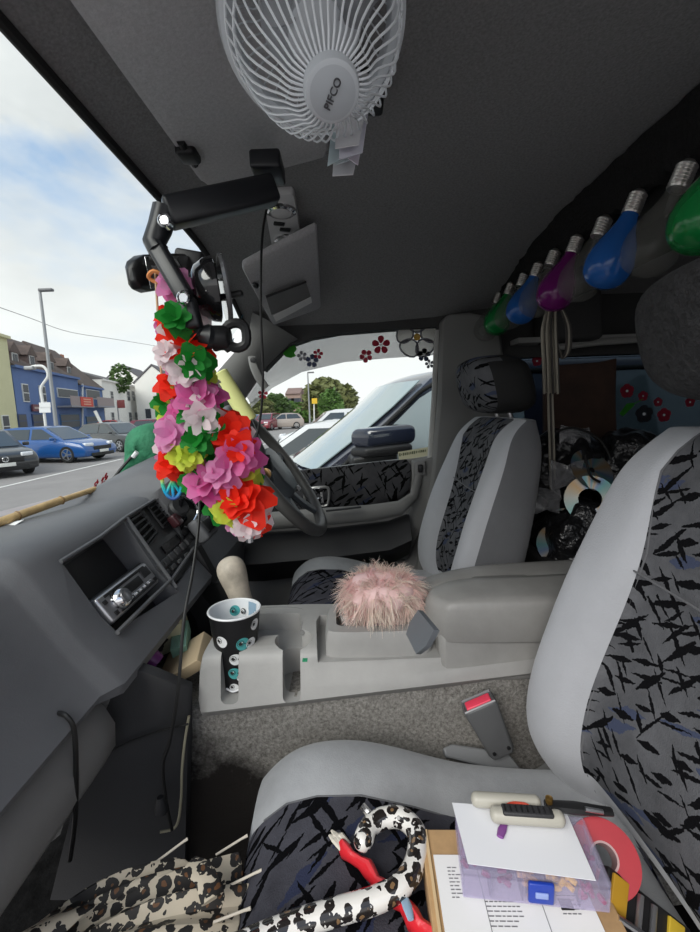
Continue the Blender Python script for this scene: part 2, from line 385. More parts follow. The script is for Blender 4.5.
mb.sheet([[a.lerp(b, t)-V((.012*math.sin(math.pi*t), 0, 0)) for t in (0, .2, .5, .8, 1)] for a, b in zip(top, bot)], .02, (1, 0, 0)); mb.build('fabric_panel', m_splD, door, ang=70)
mb = MB(); mb.tube([P(q, w, x) for q, w, x in ((225, 527, 1.42), (270, 521, 1.42), (320, 517, 1.42), (370, 513, 1.42), (400, 508, 1.43), (414, 496, 1.46), (421, 470, 1.48))], [.03, .03, .03, .028, .026, .02, .016], 10, flat=.55, up=(0, 0, 1)); ar = mb.build('armrest', m_trim, door)
mb = MB(); mb.tube([P(326, 511, 1.385), P(345, 509, 1.385), P(361, 507, 1.39)], .006, 6, flat=.5); mb.build('pull_slot', m_dark, ar)
mb = MB(); mb.prism([P(q, w, 1.478) for q, w in ((412, 461), (436, 457), (427, 520), (407, 560), (396, 560), (410, 505))], (.03, 0, 0)); mb.build('rear_trim', m_trim, door, bevel=.006)
mb = MB(); mb.sheet([[P(q, w, 1.40) + V((.06*abs(t), 0, 0)) for t, w in ((1, a), (0, (a+b)/2), (1, b))] for q, a, b in ((200, 545, 590), (260, 540, 588), (330, 535, 580), (390, 528, 572), (412, 520, 560))], .03, (1, 0, 0)); mb.build('map_pocket', m_dark, door, ang=70)
mb = MB(); o = [P(q, w, 1.47) for q, w in ((307, 490), (325, 487), (329, 491), (328, 503), (324, 506), (309, 507), (305, 502))]
mb.tube(crv(o, 3, True), .005, 6, loop=True); hb = mb.build('handle_surround', M('satin grey', (.3, .3, .3), .3, .6), door)
mb = MB(); mb.tube([P(312, 501, 1.46), P(317, 499, 1.455), P(322, 497, 1.46)], .007, 8, flat=.6); mb.tube([P(321, 492, 1.46), P(322, 503, 1.46)], .005, 6); mb.build('door_handle', m_chrome, hb)
mb = MB(); mb.prism([P(q, w, 1.48) for q, w in ((308, 491), (326, 489), (326, 503), (309, 505))], (.006, 0, 0)); mb.build('handle_recess', m_black, hb)
mb = MB(); c = P(420, 468, 1.472); mb.obox(c, (.014, 0, 0), (0, -.038, .002), (0, 0, .05), .006); sw = mb.build('window_switch', m_dash2, door)
mb = MB(); mb.obox(c-V((.008, 0, 0)), (.012, 0, .002), (0, -.017, 0), (0, 0, .026), .004); mb.build('switch_rocker', m_black, sw)
# grab handle on the pillar
mb = MB(); hp = [P(252, 357, 1.37), P(254, 367, 1.355), P(259, 378, 1.355), (P(266, 388, 1.365))]
mb.tube(crv(hp, 4), .0125, 8, flat=.5); gh = tag(mb.build('grab_handle', m_trim), 'pale grey grab handle strap screwed to the windscreen pillar beside the driver window', 'handle')
mb = MB(); mb.lathe([(.004, 0), (.009, .001), (.009, .008)], P(253, 360, 1.352), (1, 0, 0), 12); mb.build('screw_cap', m_black, gh)
# ------------------------------------------------------------------ visors and roof lamp
def padded(name, outline, mat, th, parent=None, up=(0, 0, 1), n=4, puff=.5):
    o = crv(outline, n, True); c = sum(o, V())/len(o); up = V(up)
    mb = MB(); rr = []
    for k, (s, h) in enumerate(((.97, 0), (1, .25), (1, .75), (.97, 1))): rr.append([c+(p-c)*s + up*(h*th) for p in o])
    mb.loft(rr); return mb.build(name, mat, parent, ang=50)
def rnd(q, r=.18):                        # corner points to a rounded outline
    o = []; n = len(q)
    for i in range(n):
        a, b, c = V(q[i-1]), V(q[i]), V(q[(i+1) % n])
        o += [b.lerp(a, r), b.lerp(a, r*.3).lerp(b.lerp(c, r*.3), .5), b.lerp(c, r)]
    return o
def inz(px, py, dz=.0):
    z = .37
    for _ in range(6): p = PZ(px, py, z); z = ceil_z(p.x, p.y) - dz
    return p
q = [V((.12, .255, .378)), V((.12, .03, .385)), inz(330, 160, .022), inz(205, 190, .030)]
vis = thing('sun_visor', 'large grey sun visor folded up against the headliner left of the fan', 'sun visor', (.45, .14, .37))
padded('visor_pad', rnd(q, .14), m_visor, .022, vis, n=3)
mb = MB(); c = inz(188, 153, .03); mb.obox(c, (.035, 0, 0), (0, .03, 0), (0, 0, .02), .006); mb.tube([c+V((-.03, 0, 0)), c+V((.03, 0, 0))], .006, 8); mb.build('visor_clip', m_black, vis)
q2 = [P(241, 268, .98), P(317, 228, .99), P(321, 309, 1.36), P(273, 326, 1.36)]
vis2 = thing('sun_visor', 'grey sun visor above the driver window with a paper slip tucked in its pocket', 'sun visor', q2[0])
padded('visor_pad', rnd(q2, .12), m_visor, .018, vis2, n=3)
nv = (q2[1]-q2[0]).cross(q2[2]-q2[0]).normalized(); nv = nv if nv.z < 0 else -nv
def onv(px, py, d=.006): return PP(px, py, q2[0], nv) + nv*d
mb = MB(); pk = [onv(264, 293), onv(304, 278), onv(310, 296), onv(270, 312)]; mb.prism(pk, nv*.003); pkt = mb.build('pocket', m_dash2, vis2)
mb = MB(); mb.tube([onv(264, 293, .011), onv(304, 278, .011)], .003, 6); mb.build('pocket_edge', m_dark, pkt)
mb = MB(); mb.prism([onv(271, 312, .011), onv(309, 293, .011), onv(310, 299, .011), onv(274, 318, .011)], nv*.001); tag(mb.build('paper_slip', m_paper), 'narrow white paper slip sticking out of the driver visor pocket', 'paper')
mb = MB(); c = onv(255, 284, .004); mb.ball(c, .008, 2, (1.6, 1, .8)); mb.build('visor_clip', m_black, vis2)
lampz = lambda px, py: inz(px, py, .012)
lq = [lampz(263, 196), lampz(294, 193), lampz(301, 238), lampz(272, 249)]
lmp = thing('roof_lamp', 'grey twin reading lamp with chrome lenses on the ceiling between the sun visors', 'lamp', sum(lq, V())/4)
padded('lamp_housing', rnd(lq, .2), M('lamp housing', (.6, .6, .6), .3), .02, lmp, n=3)
for (px, py, a) in ((281, 209, 1), (287, 239, 1)):
    c = lampz(px, py); c.z -= .007
    mb = MB(); mb.lathe([(.031, .006), (.030, 0), (.025, -.003), (.024, .003)], c, (0, 0, 1), 20); l = mb.build('lens_ring', m_chrome, lmp)
    mb = MB(); mb.lathe([(.0235, .002), (.02, -.003), (.008, -.005)], c, (0, 0, 1), 16); mb.build('lens', M('lamp lens', (.6, .6, .6), .15), l)
for px in (279, 285):
    c = lampz(px, 221 if px == 279 else 227); mb = MB(); mb.obox(c-V((0, 0, .004)), (.014, .004, 0), (-.008, .022, 0), (0, 0, .008), .002); mb.build('lamp_switch', m_black, lmp)
# ------------------------------------------------------------------ dashboard
dash = thing('dashboard', 'grey moulded dashboard under the windscreen with recessed centre stack', 'dashboard', (.7, .6, -.6))
def sec(x):
    """profile (y, z) of the dash at x, front glass edge first"""
    wy, wz = wsb(x).y, wsb(x).z
    bump = max(0, 1-abs(x-1.16)/.26); bump = bump*bump*(3-2*bump)
    st = 1 if .57 < x < 1.0 else 0
    pas = [(wy, wz-.012), (lerp(wy, .56, .5), -.213), (.57, -.2), (.515, -.196), (.478, -.206), (.455, -.232), (.40, -.315), (.368, -.36), (.352, -.378), (.358, -.39), (.40, -.395), (.5, -.40), (wy-.02, -.40)]
    stk = [(wy, wz-.012), (lerp(wy, .56, .5), -.207), (.57, -.19), (.51, -.18), (.468, -.187), (.448, -.205), (.392, -.305), (.352, -.352), (.332, -.378), (.336, -.394), (.40, -.40), (.5, -.40), (wy-.02, -.40)]
    drv = [(wy, wz-.012), (lerp(wy, .56, .5), -.20), (.57, -.18+.05*bump), (.50, -.17+.07*bump), (.43-.03*bump, -.175+.06*bump), (.41, -.22), (.41, -.30), (.39, -.35), (.36, -.40), (.37, -.45), (.42, -.47), (.5, -.47), (wy-.02, -.46)]
    if x <= .555: return pas
    if x < .585: k = (x-.555)/.03; return [(lerp(a[0], b[0], k), lerp(a[1], b[1], k)) for a, b in zip(pas, stk)]
    if x <= .99: return stk
    if x < 1.04: k = (x-.99)/.05; return [(lerp(a[0], b[0], k), lerp(a[1], b[1], k)) for a, b in zip(stk, drv)]
    return drv
xs = [-.04, .1, .25, .4, .5, .555, .562, .57, .578, .585, .65, .72, .79, .86, .93, .99, 1.0, 1.015, 1.03, 1.04, 1.1, 1.16, 1.22, 1.3, 1.38, 1.44]
mb = MB(); mb.loft([[V((x, y, z)) for y, z in sec(x)] for x in xs]); body = mb.build('upper_body', m_dash, dash, ang=50)
def fp(px, py): return PP(px, py, fo, fn)                 # on the sloping face of the centre stack
fa, fb = V((.7, .448, -.205)), V((.7, .352, -.352)); fo = fa; fdir = (fb-fa).normalized(); fn = V((1, 0, 0)).cross(fdir).normalized()
if fn.y > 0: fn = -fn
# recess above the stereo, cut into the stack
rc = [fp(63, 563), fp(124, 522), fp(178, 592), fp(118, 630)]
mb = MB(); mb.loft([[p - fn*.055 for p in rc], [p + fn*.03 for p in rc]]); cut1 = mb.build('cut', m_black)
rc2 = [fp(126, 518), fp(156, 500), fp(201, 553), fp(177, 585)]
mb = MB(); mb.loft([[p - fn*.012 for p in rc2], [p + fn*.03 for p in rc2]]); cut2 = mb.build('cut', m_black)
for c in (cut1, cut2):
    c.parent = None
bpy.context.view_layer.update(); boolean(body, [cut1, cut2])
mb = MB(); mb.prism([p - fn*.054 for p in [fp(64, 565), fp(123, 525), fp(176, 592), fp(119, 628)]], fn*.004); mb.build('recess_liner', m_dark, dash)
mb = MB(); mb.prism([p - fn*.0115 for p in [fp(128, 519), fp(155, 502), fp(199, 553), fp(177, 583)]], fn*.003); ctl = mb.build('control_panel', M('control panel', (.05, .05, .052), .45), dash)
mb = MB(); a = [fp(117, 633), fp(150, 600), fp(172, 579), fp(193, 549)]; mb.tube([p+fn*.001 for p in a], .0038, 8); mb.build('stack_edge', M('edge plastic', (.13, .13, .135), .35), dash)
mb = MB(); a = [fp(60, 562), fp(100, 537), fp(126, 517), fp(157, 498)]; mb.tube([p+fn*.001 for p in a], .0035, 8)
mb.tube([p+fn*.001 for p in (fp(126, 518), fp(152, 555), fp(176, 588))], .004, 8); mb.build('stack_rib', m_dash, dash)
# air vents
def vent(q, n, name='air_vent'):
    q = [fp(*p)-fn*.004 for p in q]; mb = MB(); mb.tube(crv(rnd(q, .1), 2, True), .0028, 6, loop=True); v = mb.build(name, m_dark, dash)
    mb = MB(); mb.prism([p-fn*.006 for p in q], fn*.002); mb.build('vent_back', m_blacksoft, v)
    for k in range(n):
        s = (k+.5)/n; a, b = q[0].lerp(q[3], s), q[1].lerp(q[2], s); mb = MB()
        mb.obox((a+b)/2, (b-a)*.97, fn*.007, (q[3]-q[0])/n*.28); mb.build('vent_slat', m_dark, v)
    return v
vent([(127, 519), (142, 510), (160, 532), (149, 546)], 5)
vent([(149, 506), (158, 500), (174, 519), (165, 527)], 5)
# factory control row: display, buttons, levers
mb = MB(); q = [fp(163, 545), fp(178, 533), fp(183, 540), fp(168, 552)]; mb.prism([p-fn*.008 for p in q], fn*.004); mb.build('clock_display', M('display', (.004, .004, .005), .12), ctl)
for k in range(6):
    s = k/5; c = fp(lerp(163, 190, s), lerp(565, 540, s))-fn*.006; mb = MB(); mb.obox(c, (.022, 0, 0), fdir*.016, fn*.008, .002); mb.build('push_button', M('button', (.07, .07, .072), .4), ctl)
for k in range(5):
    s = k/4; c = fp(lerp(169, 195, s), lerp(571, 548, s))-fn*.006; mb = MB(); mb.obox(c, (.020, 0, 0), fdir*.010, fn*.006, .002); mb.build('push_button', M('button', (.09, .09, .09), .4), ctl)
for px, py in ((186, 530), (192, 536)):
    mb = MB(); mb.lathe([(.011, 0), (.010, .012), (.006, .014)], fp(px, py)-fn*.009, fn, 14); mb.build('knob', m_dark, ctl)
# small switch pod right of the stack
mb = MB(); c = P(203, 528, 1.06); mb.obox(c, (.08, 0, 0), fdir*.06, fn*.03, .008); sp = mb.build('switch_pod', m_dash, dash)
mb = MB(); mb.obox(c+fn*.016, (.05, 0, 0), fdir*.035, fn*.008, .004); mb.build('rocker', m_black, sp)
# lower glovebox roll, kick panel and lower surround
mb = MB(); prof = [(.42, -.40), (.385, -.398), (.365, -.415), (.353, -.44), (.356, -.475), (.375, -.505), (.41, -.53), (.47, -.55), (.6, -.56), (.6, -.40)]
mb.loft([[V((x, y-.0, z)) for y, z in prof] for x in (-.04, .2, .4, .55, .585)] + [[V((.60, lerp(y, .47, .12), lerp(z, -.47, .12))) for y, z in prof]]); mb.build('glovebox_roll', m_dash2, dash, ang=50)
mb = MB()
A = [P(112, 662, .615), P(152, 675, .63), P(188, 690, .655)]; A2 = [P(110, 700, .62), P(150, 715, .64), P(188, 728, .662)]
B = [P(85, 760, .62), P(145, 770, .645), P(187, 775, .665)]; B2 = [P(50, 900, .63), P(120, 900, .65), P(184, 900, .675)]
mb.sheet([A, A2, B, B2], .02, (1, 0, 0)); mb.build('kick_panel', M('kick panel', (.05, .05, .052), .7, bump=(300, .2), spec=.15), dash, ang=70)
mb = MB(); mb.sheet([[P(112, 662, .615), P(70, 640, .585)], [P(110, 700, .62), P(60, 700, .585)], [P(85, 760, .62), P(30, 770, .585)], [P(60, 835, .63), P(-20, 900, .585)]], .02, (.6, .8, 0)); mb.build('footwell_side', m_dash2, dash)
mb = MB(); c = P(113, 671, .612); 
for k in range(4): mb.obox(c+V((-.004, -.006*k+.01, .002*k)), (.004, 0, 0), (0, -.003, .0), (0, -.008, .022))
mb.build('grille_slots', m_black, dash)
# cubby below the stack
mb = MB(); mb.box((.84, .48, -.50), (.36, .02, .24)); mb.box((.84, .385, -.545), (.36, .19, .02)); mb.box((1.01, .385, -.48), (.02, .19, .16)); mb.build('lower_cubby', m_blacksoft, dash)
mb = MB(); mb.sheet([[P(170, 580, .99), P(197, 548, 1.0)], [P(196, 620, .99), P(215, 580, 1.01)], [P(205, 660, .97), P(225, 620, 1.0)]], .03, (1, 0, 0)); mb.build('stack_side', m_dark, dash)
mb = MB(); mb.sheet([[V((x, .37, -.40)), V((x, .36, -.52)), V((x, .42, -.68)), V((x, .5, -.9))] for x in (1.03, 1.1, 1.25, 1.44)], .03, (0, 1, 0)); mb.build('knee_panel', m_dash, dash, ang=70)
mb = MB(); c = P(240, 510, 1.12); mb.obox(c, (.10, 0, 0), (0, -.10, -.06), (0, -.035, .07), .02); mb.build('column_shroud', m_dash, dash)
mb = MB(); bn = [V((1.02, .40, -.2)), V((1.3, .40, -.2)), V((1.3, .41, -.31)), V((1.02, .41, -.31))]; mb.prism(bn, (0, .006, 0)); mb.build('instrument_glass', M('instrument glass', (.006, .006, .007), .1), dash)
# car stereo in the recess, standing proud of it
sf = [fp(96, 598), fp(146, 560), fp(161, 579), fp(118, 622)]
so = sum(sf, V())/4 - fn*.018; ex = ((sf[1]-sf[0])+(sf[2]-sf[3]))/2; ex.y = 0; ex.z = 0
ey = ((sf[3]-sf[0])+(sf[2]-sf[1]))/2; ey = fdir*ey.dot(fdir)
st = thing('car_stereo', 'silver faced car stereo with a round volume knob in the dash recess', 'stereo', so-fn*.03)
mb = MB(); mb.obox(so-fn*.012, ex*1.08, ey*1.12, fn*.03, .004); mb.build('sleeve', m_black, st)
mb = MB(); mb.obox(so+fn*.004, ex, ey, fn*.022, .006); mb.build('faceplate', M('silver face', (.42, .42, .44), .28, .7), st)
def sp_(u, v): return so + ex*(u-.5) + ey*(v-.5) + fn*.0155
def plate(name, u, v, du, dv, mat, h=.003, par=None): 
    mb = MB(); mb.obox(sp_(u, v), ex*du, ey*dv, fn*h, .001); return mb.build(name, mat, par or st)
plate('disc_slot', .5, .14, .8, .10, m_black); plate('display', .55, .45, .34, .34, m_black)
plate('lower_bar', .55, .86, .75, .10, m_dark); plate('badge_panel', .86, .34, .16, .36, m_dark)
for k in range(5): plate('preset_button', .42+.1*k, .74, .07, .12, m_chrome, .004)
for u, v in ((.06, .3), (.10, .8), (.28, .84)): plate('corner_button', u, v, .05, .16, m_black, .004)
plate('eject_button', .93, .8, .06, .16, m_black, .004)
c = sp_(.24, .52); mb = MB(); mb.lathe([(.019, 0), (.019, .004), (.015, .012), (.013, .014)], c, fn, 24); kb = mb.build('volume_knob', m_chrome, st)
mb = MB(); mb.lathe([(.0128, .0), (.012, .003), (.004, .004)], c+fn*.0135, fn, 20); mb.build('knob_cap', M('knob cap', (.25, .25, .26), .2, .6), kb)
# chrome vent clip in front of the second vent
c = P(172, 512, .985) ; c = fp(172, 513)
ph = thing('vent_phone_clip', 'black and chrome phone clip pushed into the centre air vent', 'phone clip', c)
mb = MB(); mb.lathe([(.02, -.006), (.025, .0), (.025, .012), (.02, .018)], c+fn*.015, (fn+V((-.5, 0, .2))), 20); mb.build('round_pad', m_dark, ph)
mb = MB(); mb.tube(crv([c+fn*.038+fdir*(-.04)+V((-.01, 0, 0)), c+fn*.05+V((.012, 0, 0)), c+fn*.045+fdir*.03+V((.02, 0, 0)), c+fn*.03+fdir*.045], 5), .0055, 8, flat=.6); mb.build('chrome_arm', m_chrome, ph)
mb = MB(); mb.obox(c+fn*.01+fdir*.02-V((.03, 0, 0)), (.03, 0, 0), fdir*.03, fn*.02, .005); cl = mb.build('clip_body', M('dark red plastic', (.05, .012, .016), .4), ph)
# ------------------------------------------------------------------ seats
def smooth(a, b, x): k = max(0, min(1, (x-a)/(b-a))); return k*k*(3-2*k)
def seat_back(xc, root, fabric, vel, side, yoff=0):
    zs = [-.62, -.57, -.535, -.51, -.47, -.40, -.33, -.26, -.19, -.13, -.09, -.065, -.05, -.042, -.038]
    mb = MB(); rings = []; info = []
    for z in zs:
        s = (z+.62)/.582
        yc = lerp(-.232, -.405, s**.9) + yoff - .02*math.sin(math.pi*s) - 3.6*max(0, -.40-z)**2; th = lerp(1.0, .62, s)
        w = .252 - .02*s - .03*smooth(-.13, -.042, z)
        k = 1 - .72*max(0, (z+.10)/.062)**2 if z > -.10 else 1     # thickness closes at the top
        bl = .066*(1-.75*smooth(-.30, -.05, z)) ; fb = .57 - .07*math.exp(-((z+.22)/.045)**2) + .08*smooth(-.14, -.04, z)
        half = [(0, 0), (.3, .003), (fb-.03, .010), (fb, .014), (fb+.05, .014+bl*.5), (.82, bl), (.92, bl*.93), (.985, bl*.45), (1, -.02), (.985, -.08*th), (.92, -.118*th), (.6, -.13*th), (.25, -.133*th)]
        ym = -.05
        prof = [(u, ym+(v-ym)*k) for u, v in half]
        ring = [V((xc+u*w, yc+v, z)) for u, v in prof] + [V((xc, yc+ym+(-.135*th-ym)*k, z))] + [V((xc-u*w, yc+v, z)) for u, v in prof[:0:-1]]
        rings.append(ring)
    mb.loft(rings); n = len(rings[0])
    mb.b.faces.ensure_lookup_table(); idx = 0
    for i in range(len(rings)-1):
        for j in range(n):
            f = mb.b.faces[idx]; idx += 1
            jj = j if j < 13 else n-1-j
            f.material_index = (0 if i > 2 else 1) if jj < 3 else (1 if jj < 7 else 2)
    mb.b.faces[idx].material_index = 2; mb.b.faces[idx+1].material_index = 1
    ob = mb.build('backrest', [fabric, vel, side], root, sub=2, ang=80)
    for sg in (3, n-3): mb = MB(); mb.tube([r[sg]+V((0, .0005, 0)) for r in rings[1:-1]], .0013, 6); mb.build('seam', m_velour2, ob)   # piping beside the bolster
    mb = MB()
    mb.tube([V((xc-.13, -.352+yoff, -.215)), V((xc, -.358+yoff, -.222)), V((xc+.13, -.352+yoff, -.215))], .0012, 6)
    mb.build('seam', m_velour2, ob)
def head_rest(xc, root, fabric, side, y=-.375, z=.045, tilt=.25):
    mb = MB(); rr = []
    for k, (s, d) in enumerate(((.55, -.062), (.85, -.052), (1, -.03), (1.0, 0), (.97, .03), (.85, .05), (.6, .06))):
        ring = []
        for a in range(20):
            t = 2*math.pi*a/20; cx, cz = math.cos(t), math.sin(t); e = .62
            x = .128*s*math.copysign(abs(cx)**e, cx); zz = .074*s*math.copysign(abs(cz)**e, cz)
            ring.append(V((xc+x, y+d*1.25+zz*tilt, z+zz-d*.0)))
        rr.append(ring)
    mb.loft(rr); mb.b.faces.ensure_lookup_table()
    for f in mb.b.faces: f.material_index = 0 if f.calc_center_median().y > y+.032 else 1
    ob = mb.build('headrest', [fabric, side], root, sub=1, ang=80)
    pass
    for sx in (-.05, .05):
        mb = MB(); mb.tube([V((xc+sx, y-.02, z-.05)), V((xc+sx, y-.045, z-.13))], .006, 8); mb.build('headrest_post', m_steel, ob)
def cushion(xc, root, fabric, vel, dz=0, dy=0):
    ys = [.150, .146, .13, .10, .06, 0, -.07, -.14, -.21, -.28, -.33, -.36]
    mb = MB(); rings = []
    for y in ys:
        k = 1 if y < .09 else max(.12, 1-((y-.09)/.0625)**2)
        w = .25 - .03*smooth(.02, .15, y) - .02*smooth(-.12, -.3, y)
        zt = -.495 - .025*smooth(.08, -.2, y) + .008*math.sin(max(0, y+.1)*12) - (1-k)*.045 + dz - .022*smooth(-.02, -.16, y); zb = -.66 + dz + (1-k)*.03
        half = [(0, 0), (.3, .001), (.49, .004), (.525, .007), (.57, .016), (.74, .028), (.88, .022), (.965, .0), (1, -.035), (1, -.09)]
        prof = [(u, zt + v) for u, v in half] + [(.96, zb)]
        rings.append([V((xc+u*w, y+dy, z)) for u, z in prof] + [V((xc, y+dy, zb))] + [V((xc-u*w, y+dy, z)) for u, z in prof[:0:-1]])
    mb.loft(rings); n = len(rings[0]); mb.b.faces.ensure_lookup_table(); idx = 0
    for i in range(len(rings)-1):
        for j in range(n):
            jj = j if j < 11 else n-1-j
            mb.b.faces[idx].material_index = 0 if jj < 3 and i < 9 else 1; idx += 1
    ob = mb.build('cushion', [fabric, vel], root, sub=2, ang=80)
    for sg in (3, n-3): mb = MB(); mb.tube([r[sg]+V((0, 0, .0004)) for r in rings[2:-1]], .0011, 6); mb.build('seam', m_velour2, ob)
    mb = MB(); mb.box((xc, -.09, -.79+dz/2), (.40, .40, .30), .02); mb.build('seat_base', m_blacksoft, root)
ps = thing('passenger_seat', 'nearest front seat in grey velour and splinter pattern fabric, its cushion covered in clutter', 'car seat', (.40, -.1, -.85))
m_headd = M('fleece with backlit shade', (.028, .028, .03), .98, bump=(120, 1, .01), var=(60, .4))  # near black base colour carries the backlit shade of the headrest
seat_back(.40, ps, m_splA, m_velour, m_velour2); head_rest(.42, ps, m_headd, m_headd, -.40, .062); cushion(.40, ps, m_splC, m_cushv, -.034)
ds = thing('driver_seat', 'far grey front seat beyond the console, next to the driver door', 'car seat', (1.13, -.1, -.85))
seat_back(1.165, ds, m_splA, m_velour, m_velour2, .045); head_rest(1.15, ds, m_splA, m_blacksoft, -.375, .045); cushion(1.165, ds, m_splC, m_cushv, -.005, .04)
# seat belt buckle and its bracket
bk = thing('seat_belt_buckle', 'grey seat belt buckle with a red press button standing beside the near seat', 'buckle', P(490, 765, .66))
b0, b1 = P(502, 752, .655), P(478, 702, .652); ax = (b1-b0).normalized(); sd = V((0, -1, .05)); sd = (sd-ax*sd.dot(ax)).normalized(); nx = ax.cross(sd)
mb = MB(); rr = []
for t, w, th in ((0, .018, .010), (.1, .022, .012), (.6, .025, .013), (.92, .028, .0145), (1, .027, .014)):
    c = b0.lerp(b1, t); rr.append([c+sd*(w*a)+nx*(th*b) for a, b in ((-1, -.7), (-.8, -1), (.8, -1), (1, -.7), (1, .7), (.8, 1), (-.8, 1), (-1, .7))])
mb.loft(rr); mb.build('buckle_body', M('buckle grey', (.10, .102, .105), .5, bump=(300, .15)), bk, bevel=.002)
mb = MB(); mb.obox(b1+ax*.0012-nx*.002, sd*.042, nx*.017, ax*.006, .002); tag_ = mb.build('press_button', M('red button', (.75, .05, .10), .4), bk); tag_['label'] = 'red press button'
mb = MB(); mb.tube([b1+sd*a+nx*b+ax*.001 for a, b in ((-.025, -.0125), (.025, -.0125), (.025, .0125), (-.025, .0125))], .0022, 6, loop=True); mb.build('button_rim', M('rim grey', (.22, .22, .23), .4), bk)
for a in (-.012, .013):
    mb = MB(); mb.lathe([(.003, 0), (.003, .002)], b0.lerp(b1, .15)+sd*a-nx*.0125, -nx, 10); mb.build('rivet', m_black, bk)
mb = MB(); q = [P(443, 748, .66), P(452, 744, .665), P(508, 752, .665), P(524, 772, .655), P(520, 776, .65), P(446, 757, .652)]
mb.prism(q, (.012, 0, -.012)); mb.build('bracket', M('bracket grey', (.17, .175, .18), .45), bk, bevel=.003)
mb = MB(); mb.tube([P(528, 780, .655), P(552, 764, .665), P(566, 756, .67)], .008, 8, flat=.5); mb.build('recliner_bar', m_trim, bk)
# ------------------------------------------------------------------ centre console
con = thing('centre_console', 'scuffed grey centre console with two slotted cup holders and a padded armrest', 'console', (.8, 0, -.5))
mb = MB(); rr = []
for y, ins in ((.266, .02), (.262, .006), (.25, 0), (.1, 0), (-.1, 0), (-.3, 0), (-.62, 0)):
    zb = -.492 + .055*(.25-y)/.6; zt = -.404 + .004*math.sin(y*9)
    zt -= ins; 
    prof = [(.672+ins*.4, zb), (.678, zb+.02), (.690, zt-.022), (.694, zt-.010), (.701, zt-.003), (.712, zt), (.80, zt+.002), (.87, zt), (.893, zt-.02), (.90, zb-.1), (.80, zb-.1), (.69, zb-.02)]
    rr.append([V((x, y, z)) for x, z in prof])
mb.loft(rr); cb_ = mb.build('console_body', m_console, None, ang=50)
def cyl(c, r, h0, h1, n=28, r2=None):
    mb = MB(); mb.lathe([(r2 or r, h0-c[2]), (r, h1-c[2])], c, (0, 0, 1), n); return mb.build('cut', m_console)
cuts = []
HC = [V((.734, .214, -.42)), V((.731, .110, -.42))]
for c in HC:
    cuts.append(cyl(c, .0345, -.482, -.36, r2=.031))
    mb = MB(); mb.obox((c.x-.045, c.y, -.425), (.09, 0, 0), (0, .030, 0), (0, 0, .112), .010); cuts.append(mb.build('cut', m_console))
gr = [PZ(q, w, -.40) for q, w in ((248, 614), (300, 613), (303, 622), (301, 633), (250, 637))]
mb = MB(); mb.loft([[p+V((0, 0, h)) for p in rnd(gr, .15)] for h in (-.035, .03)]); cuts.append(mb.build('cut', m_console))
tr = [PZ(q, w, -.40) for q, w in ((316, 614), (438, 612), (448, 640), (425, 672), (330, 673), (317, 655))]
mb = MB(); mb.loft([[p+V((0, 0, h)) for p in rnd(tr, .2)] for h in (-.022, .03)]); cuts.append(mb.build('cut', m_console))
bpy.context.view_layer.update(); boolean(cb_, cuts); cb_.parent = con; cb_.location -= con.location
mb = MB(); a = [PZ(q, w, -.433) for q, w in ((250, 627), (302, 621))]; mb.tube([a[0].lerp(a[1], k/8)+V((.02*math.sin(math.pi*k/8), 0, .004)) for k in range(9)], .012, 8, flat=.3, up=(1, 0, 0)); mb.build('gear_slot', m_black, con)
mb = MB(); a = [PZ(q, w, -.405) for q, w in ((247, 612), (275, 609), (302, 611), (305, 622), (302, 633))]; mb.tube(crv(a, 4), .005, 8); mb.build('slot_rim', m_trim, con)
# raised bin
bn = [V((.705, .045, 0)), V((.70, -.02, 0)), V((.70, -.09, 0)), V((.715, -.13, 0)), V((.79, -.145, 0)), V((.83, -.12, 0)), V((.835, -.05, 0)), V((.825, .04, 0)), V((.79, .055, 0)), V((.73, .055, 0))]
bn = crv(bn, 3, True); c = sum(bn, V())/len(bn)
mb = MB(); mb.loft([[c+(p-c)*s+V((0, 0, z)) for p in bn] for s, z in ((1.0, -.435), (.985, -.40), (.96, -.384), (.93, -.378), (.90, -.378))]); bin_ = mb.build('bin', m_console, None, ang=50)
mb = MB(); mb.loft([[c+(p-c)*s+V((.012, 0, z)) for p in bn] for s, z in ((.72, -.425), (.80, -.36))]); cu = mb.build('cut', m_console)
bpy.context.view_layer.update(); boolean(bin_, [cu]); bin_.parent = con; bin_.location -= con.location
# armrest
def pad(name, pts, z0, z1, mat, rd=.02, n=3):
    o = crv([V((*p, 0)) for p in pts], n, True); c = sum(o, V())/len(o); mb = MB()
    prof = [(.97, z0), (1.0, z0+rd*.4), (1.0, z1-rd)] + [(1-.11*(1-math.cos(R(a))), z1-rd+rd*math.sin(R(a))) for a in (30, 60, 90)] + [(.6, z1+.003), (.2, z1+.004)]
    mb.loft([[c+(p-c)*s+V((0, 0, z)) for p in o] for s, z in prof]); return mb.build(name, mat, con, ang=60)
mb = MB(); mb.loft([[V((x, y, z)) for x, z in ((.676, -.46), (.69, -.405), (.70, -.375), (.80, -.372), (.88, -.372), (.895, -.40), (.90, -.5))] for y in (-.14, -.2, -.6)]); mb.build('armrest_box', m_lid, con, bevel=.01)
far_ = [(.80, -.125), (.83, -.128), (.86, -.165), (.89, -.24), (.905, -.35), (.905, -.60), (.805, -.60), (.803, -.35)]
fr = pad('far_lid', far_, -.40, -.338, m_lid, .016)
sl = [PZ(q, w, -.336) for q, w in ((466, 583), (474, 578), (525, 576), (540, 584), (500, 589))]
mb = MB(); mb.loft([[p+V((0, 0, h)) for p in rnd(sl, .2)] for h in (-.004, .0035)]); mb.build('tray_recess_shade', M('tray shade', (.14, .135, .13), .5), con)  # darker slab on the lid, shade of a recess put into its colour
